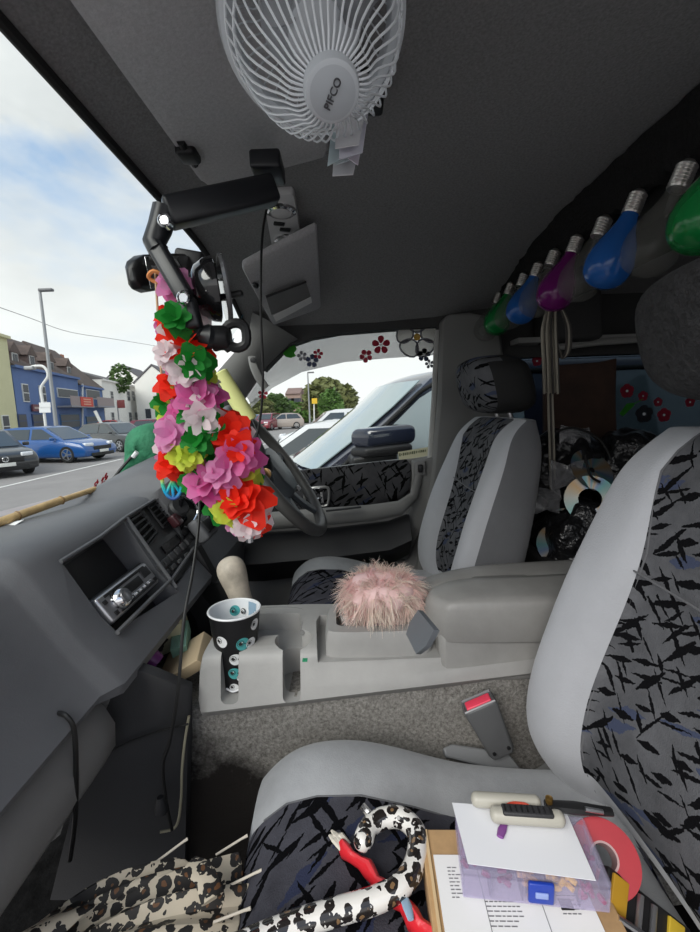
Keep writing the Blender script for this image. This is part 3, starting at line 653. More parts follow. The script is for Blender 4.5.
mb = MB(); s2 = [PZ(q, w, -.345) for q, w in ((432, 604), (442, 595), (458, 590), (462, 594), (444, 603))]; mb.loft([[p+V((0, 0, h)) for p in rnd(s2, .2)] for h in (0, .016)]); mb.build('grip_recess', m_dark, con)
near = [(.688, -.175), (.697, -.145), (.73, -.123), (.765, -.135), (.795, -.185), (.80, -.30), (.80, -.60), (.684, -.60), (.682, -.35)]
pad('near_lid', near, -.395, -.325, m_lid, .03)
mb = MB(); mb.sheet([[PP(q, w, (.0, -.118, 0), V((0, 1, .15))) for q, w in r] for r in (((406, 634), (416, 654)), ((410, 622), (426, 646)), ((418, 610), (434, 630)))], .006); mb.build('hinge_flap', M('blue grey flap', (.14, .155, .175), .5), con)
mb = MB(); mb.tube([PZ(q, w, -.332) for q, w in ((527, 580), (537, 585))], .004, 6, flat=.5); tag(mb.build('white_stick', m_paper), 'short white plastic stick lying in the slot on top of the far armrest lid', 'stick')
mb = MB(); c = PZ(305, 660, -.401); mb.box(c, (.006, .008, .003)); tag(mb.build('green_crumb', M('green crumb', (.02, .25, .12), .5)), 'tiny green plastic bit on the console beside the empty cup holder', 'scrap')
# gear lever
gl0, gl1 = P(250, 625, .86), P(232, 572, .86)
gv = thing('gear_lever', 'worn beige gear lever knob rising behind the paper cup', 'gear lever', gl0)
mb = MB(); mb.tube([gl0-(gl1-gl0)*.3, gl0.lerp(gl1, .2), gl0.lerp(gl1, .5), gl0.lerp(gl1, .72), gl0.lerp(gl1, .95), gl0.lerp(gl1, 1.12), gl0.lerp(gl1, 1.22), gl0.lerp(gl1, 1.27)], [.018, .020, .0225, .024, .030, .030, .021, .008], 16); mb.build('knob', M('worn beige vinyl', (.50, .44, .36), .55, bump=(60, .4, .002), var=(18, .35)), gv, sub=1)
mb = MB(); mb.lathe([(.04, -.02), (.034, .0), (.024, .03)], gl0-V((0, 0, .03)), gl1-gl0, 16); mb.build('gaiter', m_blacksoft, gv)
# paper cup with eyes
cup = thing('paper_cup', 'black paper cup printed with white and teal eyeballs standing in the console cup holder', 'cup', HC[0]+V((0, 0, -.05)))
cb0 = HC[0]+V((0, 0, -.061)); cax = V((.02, -.012, 1)).normalized(); CH = .137; r_b, r_t = .0295, .0445
def cr(h): return lerp(r_b, r_t, h/CH)
cm = [M('cup black', (.008, .008, .009), .45), M('cup inside white', (.72, .74, .76), .5), M('eye white', (.74, .75, .75), .5), M('eye teal', (.07, .36, .36), .5), M('cup ring', (.02, .02, .02), .5), M('cup label blue', (.25, .36, .46), .5)]
mb = MB(); N = 40
mb.lathe([(cr(0)-.002, .004), (cr(0), 0), (cr(.05), .05), (cr(.1), .1), (cr(CH), CH)], cb0, cax, N, caps=False)
mb.m = 1; mb.lathe([(cr(CH), CH), (cr(CH)-.0015, CH), (cr(.1)-.0015, .1), (cr(.02)-.0015, .02), (.001, .02)], cb0, cax, N, caps=False); body = None
xa, ya, za = frame_of(cax)
def cpt(a, h, off): return cb0+za*h+(xa*math.cos(a)+ya*math.sin(a))*(cr(h)+off)
def disc(a, h, r, off, mi, n=18):
    mb.m = mi; rr = cr(h); pts = [cpt(a+r*math.cos(2*math.pi*k/n)/rr, h+r*math.sin(2*math.pi*k/n), off) for k in range(n)]
    c = mb.b.verts.new(cpt(a, h, off)); vs = [mb.b.verts.new(p) for p in pts]
    for k in range(n): mb.face([c, vs[k], vs[(k+1) % n]])
a0 = math.atan2(-ya.x, -xa.x)                             # side facing the near door
def eye(a, h, r, teal=0, sg=1, e=.0003):
    a = a0 + a; h *= .913; disc(a, h, r, e*sg, 3 if teal else 2); disc(a-.1*sg, h+.002, r*.52, e*2*sg, 4); disc(a-.1*sg, h+.002, r*.44, e*3*sg, 3 if teal else 2)
    disc(a-.1*sg, h+.002, r*.32, e*4*sg, 4); disc(a-.04*sg, h+.004, r*.09, e*5*sg, 2)
for a, h, r, tl in ((-.02-.35, .105, .0105, 0), (.55, .098, .0115, 1), (.95, .094, .010, 0), (-.85, .070, .0105, 0), (.20, .069, .0105, 0), (.95, .056, .010, 0), (.10, .040, .0105, 1), (.45, .030, .008, 0), (.02, .010, .008, 0), (1.15, .128, .010, 0), (-1.2, .030, .010, 1), (-1.5, .11, .0105, 0), (1.9, .08, .0105, 0), (2.5, .11, .0105, 1), (3.0, .06, .0105, 0), (-2.1, .06, .0105, 1), (-2.6, .10, .0105, 0), (2.4, .04, .0105, 0)): eye(a, h, r, tl)
for a, h, r, tl in ((3.4, .128, .010, 1), (2.9, .125, .010, 0), (2.0, .13, .007, 0)): eye(a, h, r, tl, -1, .0021)
mb.m = 5; q = [cpt(a0+2.75-.5*u, h, -.0022) for u, h in ((0, .098), (0, .134), (.5, .134), (1, .134), (1, .098), (.5, .098))]; mb.face([mb.b.verts.new(p) for p in q])
mb.build('cup_wall', cm, cup, ang=60)
mb = MB(); mb.tube([cpt(2*math.pi*k/N, CH, 0) for k in range(N)], .0019, 6, loop=True); mb.build('rolled_rim', m_white, cup)
mb = MB(); mb.tube(crv([cpt(a0-.4, .008, .003), cpt(a0, .004, .0035), cpt(a0+.4, .008, .003)], 4), .0018, 6); mb.build('base_rim', m_white, cup)
# things in the bin, pink fluffy ball
pt = PZ(352, 629, -.408); pt = thing('clear_pot', 'small clear plastic pot of pins in the console bin under the pink fluffy ball', 'pot', pt)
b = V(pt.location); mb = MB(); mb.lathe([(.018, 0), (.022, .03), (.0225, .032), (.021, .032), (.017, .002), (.002, .002)], b, (0, 0, 1), 24); mb.build('pot_wall', glassy('clear pot plastic', (.8, .8, .8), .7, .1), pt)
random.seed(3); mb = MB()
for k in range(26): mb.ball(b+V((random.uniform(-.012, .012), random.uniform(-.012, .012), random.uniform(.003, .016))), random.uniform(.002, .004), 1)
mb.build('contents', M('pot contents', (.55, .40, .30), .4, .3), pt)['kind'] = 'stuff'
mb = MB(); c = PZ(380, 631, -.40); x, y, z = frame_of((-.8, .3, .3)); mb.tube([c+(x*math.cos(a)+y*math.sin(a))*.012 for a in [2*math.pi*k/20 for k in range(20)]], .0025, 8, loop=True); tag(mb.build('purple_ring', M('purple plastic', (.20, .08, .38), .35)), 'purple plastic ring standing in the console bin beside the clear pot', 'ring')
def fluffy():
    col = M('pink fur', (.82, .50, .50), .8); mt, t, bs = base('pink fur strands')
    at = t.add('ShaderNodeVertexColor'); at.layer_name = 'tuft'; t.l.new(at.outputs[0], bs.inputs['Base Color']); bs.inputs['Roughness'].default_value = .7; bs.inputs['Sheen Weight'].default_value = .4
    bs.inputs['Subsurface Weight'].default_value = .15; bs.inputs['Subsurface Radius'].default_value = (.02, .01, .01)
    c = P(381, 592, .775); rt = thing('pink_fluffy_ball', 'pale pink long haired fluffy pompom resting on the console bin', 'pompom', c-V((0, 0, .05)))
    mb = MB(); mb.ball(c, .053, 4, (1, 1.25, .80), noise_=.15, fq=2); core = mb.build('core', M('pink core', (.80, .56, .55), .9), rt)
    b = bmesh.new(); lay = b.loops.layers.color.new('tuft'); random.seed(9)
    for k in range(5200):
        d = V((random.gauss(0, 1), random.gauss(0, 1), random.gauss(0, 1))).normalized()
        s = V((d.x*.051, d.y*.064, d.z*.041)); L = random.uniform(.016, .036)
        clump = V((noise.noise(d*4+V((3, 0, 0))), noise.noise(d*4+V((0, 7, 0))), noise.noise(d*4+V((0, 0, 5)))))
        dr = (d*.8 + clump*1.5 + V((0, -.1, -.15))).normalized(); side = dr.cross(V((random.gauss(0, 1), random.gauss(0, 1), random.gauss(0, 1)))).normalized()*.00055
        pk = .5+.5*noise.noise(d*2.2+V((1, 2, 3))); pk = max(0, min(1, pk*1.6-.62))
        ca = V((.86, .77, .71)).lerp(V((.88, .47, .53)), pk); cbb = V((.90, .84, .78)).lerp(V((.90, .60, .62)), pk*.7)
        pr = None
        for q in range(5):
            f = q/4; p = c + s + dr*L*f + V((0, 0, -.016))*f*f + clump*.012*f*f; w = side*(1-.8*f)
            cur = (b.verts.new(p-w), b.verts.new(p+w))
            if pr:
                fc = b.faces.new((pr[0], pr[1], cur[1], cur[0])); cc = ca.lerp(cbb, f)
                for lp in fc.loops: lp[lay] = (*cc, 1)
            pr = cur
    o = V(c)
    for v in b.verts: v.co -= o
    me = bpy.data.meshes.new('fur'); b.to_mesh(me); b.free(); me.materials.append(mt); ob = bpy.data.objects.new('fur', me); C.objects.link(ob); ob.parent = rt; ob.location = o-wl(rt); ob['kind'] = 'stuff'
fluffy()
# ------------------------------------------------------------------ cage fan on the ceiling
fb, fh = P(313, 20, .425), P(331, 87, .355); fa_ = (fh-fb).normalized(); DEPTH = (fh-fb).length
fx, fy, fz = frame_of(fa_)
fan = thing('cage_fan', 'small grey white fan in a wire cage hanging from the ceiling', 'fan', fb)
m_fan = M('fan grey plastic', (.60, .63, .66), .35); m_wire = M('fan wire', (.80, .83, .86), .3)
def fpt(a, r, h): return fb + fz*h + (fx*math.cos(a)+fy*math.sin(a))*r
RC = .072
mb = MB(); mb.tube([fpt(2*math.pi*k/60, RC, .004) for k in range(60)], .0085, 8, loop=True, flat=1.7, up=None); mb.build('rim_ring', m_fan, fan)
mb = MB()
NW = 46
for k in range(NW):
    a = 2*math.pi*k/NW
    pr = [(RC, .0), (RC+.001, .022), (RC-.004, .040), (RC-.014, DEPTH*.62), (RC-.034, DEPTH*.82), (.029, DEPTH*.94), (.018, DEPTH*.98)]
    mb.tube([fpt(a+.95*(1-r/RC)*.35, r, h) for r, h in crv([V((r, h, 0)) for r, h in pr], 3) and [(q.x, q.y) for q in crv([V((r, h, 0)) for r, h in pr], 3)]], .00095, 5)
for r, h in ((RC+.001, .022), (RC-.005, .042)): mb.tube([fpt(2*math.pi*k/60, r, h) for k in range(60)], .0012, 5, loop=True)
mb.build('front_grille', m_wire, fan)
mb = MB()
for k in range(36):
    a = 2*math.pi*k/36; mb.tube([fpt(a, RC, -.002), fpt(a+.1, RC-.015, -.030), fpt(a+.2, .05, -.042), fpt(a+.2, .03, -.042)], .0008, 5)
mb.build('rear_grille', m_wire, fan)
mb = MB(); mb.lathe([(.014, DEPTH*.90), (.0195, DEPTH*.94), (.0208, DEPTH*1.02), (.0195, DEPTH*1.07), (.0168, DEPTH*1.085)], fb, fz, 32); cap = mb.build('hub_cap', m_fan, fan)
mb = MB(); mb.lathe([(.0168, DEPTH*1.084), (.0163, DEPTH*1.087), (.001, DEPTH*1.088)], fb, fz, 32); mb.build('hub_badge', M('badge', (.50, .53, .56), .3), cap)
up_ = (P(333, 60, .36)-P(330, 120, .36)); tx = P(331, 80, .36)-P(326, 110, .36)
lettering('badge_lettering', 'PIFCO', .0075, fb+fz*(DEPTH*1.088+.0006)+fx*0, tx-fz*tx.dot(fz), fz.cross(tx), M('badge ink', (.06, .06, .065), .4), cap)
mb = MB(); mb.lathe([(.018, .0), (.024, .008), (.024, .032), (.012, .038)], fb, fz, 20); hubb = mb.build('blade_hub', m_fan, fan)
for k in range(3):
    a0_ = k*2.094+.5; rows = []
    for i in range(7):
        r = lerp(.02, .062, i/6); w = .25+.62*math.sin(math.pi*min(1, i/5.2))**.7
        rows.append([fpt(a0_+w*(j/4-.5)*1.15, r*(1-.06*abs(j-2)*(i/6)), .02+.016*(j/4-.5)*2) for j in range(5)])
    mb = MB(); mb.sheet(rows, .0015); mb.build('fan_blade', glassy('smoky fan blade', (.5, .52, .54), .35, .2), hubb, ang=70)
mb = MB(); mb.lathe([(.03, -.055), (.045, -.045), (.045, -.008), (.02, .0)], fb, fz, 24); mb.build('motor_housing', m_fan, fan)
mb = MB(); mb.tube([fb-fz*.05, fb-fz*.065+V((0, 0, .01)), V((fb.x, fb.y-.01, ceil_z(fb.x, fb.y)+.005))], .012, 10); mb.build('mounting_stem', m_dark, fan)
for k in range(3):
    mb = MB(); q = fpt(2.6+k*2.094, RC+.009, .006); mb.lathe([(.004, -.004), (.004, .004), (.002, .006)], q, q-fb, 10); mb.build('rim_screw', m_chrome, fan)
# leaflets tucked behind the fan
random.seed(5); c0, c1 = PZ(356, 78, .385), P(346, 160, .44)
lf = thing('leaflet_bundle', 'bundle of white folded leaflets hanging below the fan', 'leaflets', c1)
dn = (c1-c0); wd_ = V((.25, -1, 0)).normalized()
for k in range(7):
    o = V((.0035*(k-3), 0, 0)); j = random.uniform(-.006, .006)
    a, b, c, d = c0+o-wd_*.020, c0+o+wd_*.022, c1+o*2.2+wd_*(.010+j)+dn*random.uniform(-.1, .04), c1+o*2.2-wd_*(.010-j)+dn*random.uniform(-.12, .12)
    mb = MB(); mb.sheet([[a.lerp(d, s)+V((.004*math.sin(s*5+k), 0, 0)), b.lerp(c, s)+V((.004*math.sin(s*5+k+.6), 0, 0))] for s in (0, .2, .4, .6, .8, 1)], .0007); mb.build('leaflet', M('leaflet paper', (.72-.06*(k % 3), .71-.06*(k % 2), .73), .7), lf)
mb = MB(); mb.obox(PZ(372, 92, .40), (.05, 0, 0), (0, .03, 0), (0, 0, .03), .004); tag(mb.build('black_clip', m_black), 'black plastic clip holding the leaflets against the ceiling beside the fan', 'clip')
mb = MB(); q = [inz(*p, .004) for p in ((200, -6), (225, -6), (232, 12), (215, 24), (203, 16))]; mb.prism(q, (0, 0, .003)); wl_ = tag(mb.build('warning_label', m_white), 'white warning label with a red ring on the ceiling left of the fan', 'label')
mb = MB(); c = inz(213, 2, .006); mb.tube([c+V((.020*math.cos(a), .010*math.sin(a), 0)) for a in [k*math.pi/10 for k in range(20)]], .0016, 6, loop=True); mb.build('red_ring', M('label red', (.35, .04, .05), .5), wl_)
# ------------------------------------------------------------------ jointed phone holder arm
m_arm = M('black arm', (.014, .015, .018), .35, spec=.5)
ah = thing('phone_holder_arm', 'black jointed phone holder arm clipped to the sun visor with a big suction cup', 'phone holder', P(262, 180, .66))
def bar(a, b, w, h, up, name, bev=.004, mat=m_arm, par=ah):
    a, b = V(a), V(b); t = (b-a); up = V(up); tn = t.normalized(); up = (up-tn*up.dot(tn)).normalized(); s = tn.cross(up)
    mb = MB(); mb.obox((a+b)/2, t, s*w, up*h, bev); return mb.build(name, mat, par)
e0, e1, e2, e3 = P(266, 190, .66), P(166, 214, .60), P(154, 243, .595), P(186, 298, .58); e4 = P(194, 330, .58)
clipc = PZ(262, 178, .375); 
bar(P(268, 168, .67)+V((0, 0, .012)), P(268, 168, .67)-V((0, 0, .012)), .055, .042, (0, 1, 0), 'visor_clamp', .004)
bar(e0+V((0, -.012, 0)), e1, .032, .036, (0, 0, 1), 'upper_arm', .006)
bar(e0.lerp(e1, .15)-V((.017, 0, 0)), e0.lerp(e1, .85)-V((.017, 0, 0)), .002, .005, (0, 0, 1), 'arm_groove', .0005, M('arm groove', (.05, .05, .055), .3))
mb = MB(); mb.tube([e1+V((.0, 0, .006)), e1.lerp(e2, .5), e2, e2.lerp(e3, .15)], [.016, .015, .014, .013], 10); mb.build('elbow', m_arm, ah)
bar(e2, e3, .022, .020, (1, 0, 0), 'middle_arm', .005); bar(e3, e4, .024, .020, (1, 0, 0), 'lower_arm', .006)
for q, X in (((165, 221), .575), ((184, 298), .565)):
    c = P(*q, X); mb = MB(); mb.lathe([(.008, .008), (.0085, -.003), (.0065, -.005), (.005, -.0035), (.001, -.0035)], c, (1, 0, 0), 16); mb.build('joint_screw', m_chrome, ah)
# ball joint and claw at the lower end
bj = P(207, 336, .59); mb = MB(); mb.ball(bj, .013, 3); mb.build('ball_joint', m_arm, ah)
mb = MB(); mb.tube([P(198, 334, .585), P(207, 337, .59), P(214, 338, .595)], [.010, .017, .014], 12); mb.tube([e4, P(198, 333, .585)], .011, 10); mb.build('joint_collar', m_arm, ah)
mb = MB(); mb.tube([P(212, 338, .595), P(226, 338, .60), P(230, 338, .60)], [.016, .016, .013], 14); mb.build('swivel', m_black, ah)
mb = MB(); mb.tube(crv([P(q, w, .60) for q, w in ((226, 347), (226, 328), (236, 323), (245, 328), (246, 343), (238, 348), (230, 346))], 3, True), .0065, 8, loop=True); mb.build('claw', m_black, ah)
for q, w in ((233, 352), (216, 346)):
    pass
bar(P(213, 349, .60), P(228, 345, .60), .010, .008, (0, 0, 1), 'claw_foot', .003, m_black)
# suction cup
sc, sa = P(213, 290, .63), V((.33, -1, .12)).normalized()
mb = MB(); mb.lathe([(.010, -.030), (.020, -.028), (.033, -.020), (.041, -.006), (.043, .004), (.038, .006), (.030, -.004)], sc, sa, 28); mb.build('suction_body', M('glossy black', (.01, .01, .011), .12, coat=.6), ah)
mb = MB(); mb.lathe([(.044, .012), (.047, .016), (.046, .0185), (.001, .017)], sc, sa, 28); mb.build('suction_pad', M('clear grey pad', (.10, .10, .105), .1, coat=.5), ah)
mb = MB(); mb.lathe([(.036, -.012), (.0375, -.010), (.0375, -.004), (.036, -.002)], sc, sa, 28); mb.lathe([(.018, -.036), (.018, -.028), (.012, -.026)], sc, sa, 20); mb.build('suction_ring', M('ring grey', (.16, .16, .17), .2, .4), ah)
bar(P(210, 300, .63), P(243, 293, .63), .012, .008, (0, 0, 1), 'lock_lever', .003, m_black)
bar(e3.lerp(e4, .4)+V((.01, 0, 0)), sc-sa*.028, .012, .012, (0, 0, 1), 'cup_neck', .003)
# ------------------------------------------------------------------ mirror, cables, cord
mr = thing('rear_view_mirror', 'black rear view mirror hanging from the top of the windscreen behind the phone holder arm', 'mirror', P(170, 272, .80))
mb = MB(); rr = []
a, b = P(131, 275, .64), P(198, 268, .93)
ax = (b-a).normalized(); up = V((0, .1, 1)); nn = ax.cross(up).normalized()
for t, s in ((0, .35), (.03, .75), (.12, 1), (.5, 1.05), (.88, 1), (.97, .75), (1, .35)):
    c = a.lerp(b, t); rr.append([c+up*(.026*s*u)+nn*(.014*s*v) for u, v in ((-1, .6), (-.7, 1), (.7, 1), (1, .6), (1, -.6), (.6, -1), (-.6, -1), (-1, -.6))])
mb.loft(rr); mb.build('mirror_shell', m_black, mr, bevel=.003)
mb = MB(); s_ = -1 if nn.y > 0 else 1; c = a.lerp(b, .5)+nn*(.0148*s_); mb.obox(c, ax*(b-a).length*.86, up*.044, nn*.001, .0004); mb.build('mirror_glass', M('mirror', (.7, .7, .7), .03, 1), mr)
mb = MB(); bp_ = P(190, 262, .86); mb.obox(bp_, (.035, 0, 0), (0, .05, .01), (0, -.01, .035), .006); mb.tube([a.lerp(b, .6)+nn*.01*-s_, bp_, P(205, 262, .90), P(214, 268, .92)], .008, 8); mb.build('mirror_mount', m_dark, mr)
def cable(name, label, pts, r=.0022, mat=None, cat='cable', n=8):
    mb = MB(); mb.tube(crv(pts, n), r, 8); return tag(mb.build(name, mat or m_cable), label, cat)
cable('power_cable', 'thin black cable hanging from the roof lamp down past the flower garland', [P(q, w, x) for q, w, x in ((268, 203, .84), (263, 230, .80), (261, 265, .78), (261, 320, .78), (263, 375, .79), (260, 420, .80), (251, 460, .80), (246, 490, .80))], .0022)
cable('power_cable', 'long black cable running down the dash front beside the stereo to the footwell', [P(q, w, x) for q, w, x in ((199, 478, .80), (199, 520, .76), (193, 570, .71), (184, 620, .66), (178, 690, .628), (170, 740, .622), (163, 765, .622), (166, 800, .622), (172, 830, .625))], .0026)
cable('power_cable', 'black cable looping across the dark kick panel towards the glovebox', [P(q, w, x) for q, w, x in ((188, 724, .632), (160, 731, .632), (125, 744, .622), (95, 762, .605), (72, 782, .60))], .0018)
cable('power_cable', 'short black cable hanging over the pale glovebox roll', [P(q, w, x) for q, w, x in ((58, 713, .50), (66, 716, .49), (74, 730, .49), (76, 770, .49), (75, 820, .50), (70, 860, .52))], .0030)
cable('twin_wire', 'pale twisted wire dropping beside the console edge into the footwell', [P(q, w, x) for q, w, x in ((189, 716, .655), (185, 740, .65), (182, 770, .645), (181, 800, .645), (176, 826, .64), (160, 832, .63))], .0022, M('pale wire', (.30, .28, .20), .5), 'wire')
pl = P(161, 805, .62); mb = MB(); mb.tube([pl+V((0, 0, .014)), pl, pl-V((0, 0, .012))], [.005, .010, .010], 10); tag(mb.build('cable_plug', m_dark), 'small dark round plug at the end of the footwell cable', 'plug')
# ------------------------------------------------------------------ flower garland
lei = thing('flower_garland', 'bright cloth flower garland in pink orange white green and yellow hanging from the mirror', 'garland', P(190, 420, .62))
FC = {'p': (.86, .20, .58), 'w': (.88, .83, .84), 'o': (.92, .17, .06), 'g': (.08, .52, .16), 'y': (.76, .82, .28), 'l': (.86, .42, .70)}
def fmat(k):
    mt, t, b = base('petal '+k); g = t.add('ShaderNodeVertexColor'); g.layer_name = 'petal'; t.l.new(g.outputs[0], b.inputs['Base Color'])
    b.inputs['Roughness'].default_value = .7; b.inputs['Subsurface Weight'].default_value = .12; b.inputs['Subsurface Radius'].default_value = (.01, .01, .01)
    tr = t.add('ShaderNodeBsdfTranslucent'); t.l.new(g.outputs[0], tr.inputs[0]); mx = t.add('ShaderNodeMixShader'); mx.inputs[0].default_value = .4
    t.l.new(b.outputs[0], mx.inputs[1]); t.l.new(tr.outputs[0], mx.inputs[2]); t.l.new(mx.outputs[0], t.n['Material Output'].inputs[0]); return mt
m_pet = fmat('cloth')
random.seed(21)
def flower(c, ax, r, key, name='cloth_flower'):
    x, y, z = frame_of(ax); b = bmesh.new(); lay = b.loops.layers.color.new('petal'); col = V(FC[key])
    c2 = V(FC['w']) if key in 'pl' else col*1.15
    for layer, (rr, lift, np_) in enumerate(((1.0, -.02, 7), (.84, .34, 6), (.55, .8, 4))):
        off = random.uniform(0, 6)
        for k in range(np_):
            a = off+2*math.pi*k/np_+random.uniform(-.12, .12); rad = x*math.cos(a)+y*math.sin(a); tan = z.cross(rad); R_ = r*rr*random.uniform(.88, 1.12); lf_ = lift+random.uniform(-.12, .18)
            G = []
            for i in range(6):
                t = i/5; w = .42*R_*math.sin(math.pi*min(.93, .06+t*.88))**.7*(1.05 if t < .75 else .9)
                d = R_*t; h = R_*(lf_*t*1.2 - .55*t*t*(1-.6*layer))
                G.append([b.verts.new(c + rad*d + z*(h + .16*w*(abs(j-1)-.5)) + tan*(w*(j-1))) for j in range(3)])
            for i in range(5):
                for j in range(2):
                    f = b.faces.new((G[i][j], G[i][j+1], G[i+1][j+1], G[i+1][j])); f.smooth = True
                    for lp in f.loops: s = (i+.5)/5; q = col.lerp(c2, .35*s) if layer == 0 else col.lerp(c2, .25+.2*s); lp[lay] = (min(1, q.x), min(1, q.y), min(1, q.z), 1)
    for v in b.verts: v.co -= c
    me = bpy.data.meshes.new(name); b.to_mesh(me); b.free(); me.materials.append(m_pet)
    o = bpy.data.objects.new(name, me); C.objects.link(o); o.parent = lei; o.location = c-wl(lei); return o
LF = [(176, 282, 'l', 15), (184, 300, 'p', 17), (176, 318, 'g', 15), (186, 318, 'w', 18), (176, 330, 'w', 15),
 (184, 345, 'o', 22), (175, 357, 'w', 15), (194, 362, 'g', 17), (172, 384, 'o', 13), (194, 379, 'y', 22), (184, 372, 'w', 14), (170, 402, 'g', 16), (197, 399, 'p', 24), (182, 412, 'p', 15),
 (172, 414, 'y', 15), (201, 420, 'w', 19), (212, 408, 'y', 16), (180, 428, 'p', 18), (172, 434, 'l', 18), (205, 432, 'o', 20), (218, 424, 'g', 18), (222, 400, 'g', 13), (176, 446, 'w', 19), (197, 440, 'g', 15),
 (180, 461, 'o', 18), (170, 464, 'o', 13), (229, 432, 'o', 20), (205, 456, 'y', 20), (190, 455, 'y', 13), (232, 446, 'w', 19), (213, 447, 'g', 16), (238, 457, 'p', 22), (224, 462, 'p', 18), (207, 481, 'p', 21),
 (237, 472, 'y', 22), (219, 485, 'w', 19), (221, 474, 'l', 17), (241, 483, 'g', 18), (228, 490, 'o', 15), (243, 500, 'o', 24), (222, 503, 'g', 15), (230, 511, 'y', 16), (252, 512, 'w', 19), (243, 519, 'l', 17), (247, 526, 'w', 13), (215, 381, 'w', 14), (212, 395, 'l', 15)]
LF = [(px-(9 if px > 206 and py < 432 else 0), py, k, r*(.8 if px > 206 and py < 432 else 1)) for px, py, k, r in LF]
LF += [(px+random.choice((-1, 1))*random.uniform(5, 10), py+random.uniform(-9, 9), random.choice('pwogyl'), r*.8) for px, py, k, r in LF if 300 < py < 522 and not (px > 196 and py < 436)][::2]
for i, (px, py, k, r) in enumerate(LF):
    X = .60 + .03*math.sin(i*2.4); c = P(px, py, X)
    ax = (V((-.75, random.uniform(-.35, .35), random.uniform(-.15, .6)))).normalized()
    flower(c, ax, r*1.28*X/F, k)
mb = MB(); mb.tube(crv([P(q, w, .62) for q, w in ((168, 270), (180, 330), (186, 370), (200, 410), (228, 460), (246, 525))], 5), .0016, 6); mb.tube(crv([P(q, w, .62) for q, w in ((166, 272), (176, 330), (174, 400), (178, 462))], 5), .0016, 6); mb.build('garland_string', M('string', (.6, .5, .35), .8), lei)
mb = MB(); e = P(249, 535, .60); mb.tube([e+V((0, 0, .012)), e-V((0, 0, .010))], .006, 10); mb.build('end_cap', m_chrome, lei)
# cord with the rainbow peace sign
mb = MB(); mb.tube(crv([P(q, w, .625) for q, w in ((155, 270), (157, 300), (160, 350), (163, 400), (168, 440), (171, 462))], 5), .0017, 6); cd = tag(mb.build('twine_cord', M('twine', (.55, .40, .24), .85)), 'light brown twine cord hanging from the left end of the mirror', 'cord')
mb = MB(); k0 = P(156, 277, .622); mb.tube(crv([k0+V((.0, .010, 0)), k0+V((-.006, 0, .006)), k0+V((0, -.010, 0)), k0+V((.004, 0, -.006))], 4, True), .0028, 6, loop=True); mb.build('cord_knot', M('orange thread', (.75, .30, .10), .8), cd)
def rainbow():
    mt, t, b = base('rainbow enamel'); s = t.add('ShaderNodeSeparateXYZ'); t.l.new(t.obj(), s.inputs[0]); f = t.math('DIVIDE', s.outputs[2], .050)
    t.l.new(t.ramp(f, (0, (.04, .10, .35)), (.2, (.0, .35, .62)), (.42, (.05, .55, .30)), (.6, (.85, .75, .05)), (.78, (.9, .25, .03)), (1, (.75, .05, .10))), b.inputs['Base Color']); b.inputs['Roughness'].default_value = .25; return mt
pc = P(172, 480, .60); ex_ = V((.35, -1, 0)).normalized(); RY, RZ = .0125, .026
mb = MB(); pp_ = lambda u, v: pc+ex_*(u*RY)+V((0, 0, v*RZ))
mb.tube([pp_(math.cos(a), math.sin(a)) for a in [2*math.pi*k/28 for k in range(28)]], .0026, 8, loop=True)
mb.tube([pp_(0, 1), pp_(0, -1)], .0022, 8); mb.tube([pp_(0, -.05), pp_(.7, -.7)], .0022, 8); mb.tube([pp_(0, -.05), pp_(-.7, -.7)], .0022, 8)
tag(mb.build('peace_pendant', rainbow(), org=pc-V((0, 0, RZ))), 'rainbow peace sign pendant dangling below the flower garland over the dash', 'pendant')
# ------------------------------------------------------------------ steering wheel and lock
wc = P(277, 470, 1.12); wn = V((0, -.82, .57)).normalized(); wx = V((1, 0, 0)); wy_ = wn.cross(wx).normalized()
sw_ = thing('steering_wheel', 'dark grey steering wheel seen nearly edge on behind the flower garland', 'steering wheel', wc)
RW = .188
def wp(a, r=RW, h=0): return wc+wx*(r*math.cos(a))+wy_*(r*math.sin(a))+wn*h
mb = MB(); mb.tube([wp(2*math.pi*k/56) for k in range(56)], .0155, 12, loop=True); mb.build('rim', M('wheel rim vinyl', (.085, .083, .08), .42, bump=(200, .2)), sw_)
m_hub = M('airbag cover', (.075, .085, .095), .45, bump=(200, .2))
mb = MB(); mb.loft([[wc+wx*(x*s)+wy_*(y*s)+wn*h for x, y in ((-.075, .05), (-.05, .065), (.05, .065), (.075, .05), (.07, -.04), (.045, -.075), (-.045, -.075), (-.07, -.04))] for s, h in ((.9, -.05), (1, -.03), (1, -.005), (.9, .012), (.6, .018))]); mb.build('airbag_pad', m_hub, sw_, bevel=.004)
for a in (R(8), R(172), R(242), R(298)):
    mb = MB(); mb.tube([wp(a, .05, -.02), wp(a, .12, -.015), wp(a, RW-.004, -.002)], [.022, .017, .014], 8, flat=.55, up=wn.cross(wp(a)-wc)); mb.build('spoke', m_hub, sw_)
for a in (R(270),):
    mb = MB(); mb.obox(wp(a, .07, .016), wx*.02, wy_*.014, wn*.006, .002); mb.build('wheel_button', M('button grey', (.3, .3, .3), .4), sw_)
mb = MB(); mb.tube([wc-wn*.04, wc-wn*.16], .03, 12); mb.build('steering_column', m_dark, sw_)
lk = thing('steering_lock', 'steering wheel lock bar with a pale yellow grip and a black lock barrel', 'steering lock', P(258, 470, 1.0))
la, lb_, lc = P(219, 372, .985), P(250, 421, 1.0), P(268, 482, 1.01)
mb = MB(); mb.tube([la, la.lerp(lb_, .02), la.lerp(lb_, .98), lb_], [.013, .0185, .0185, .013], 14); mb.build('grip', M('pale yellow foam', (.85, .88, .36), .6), lk)
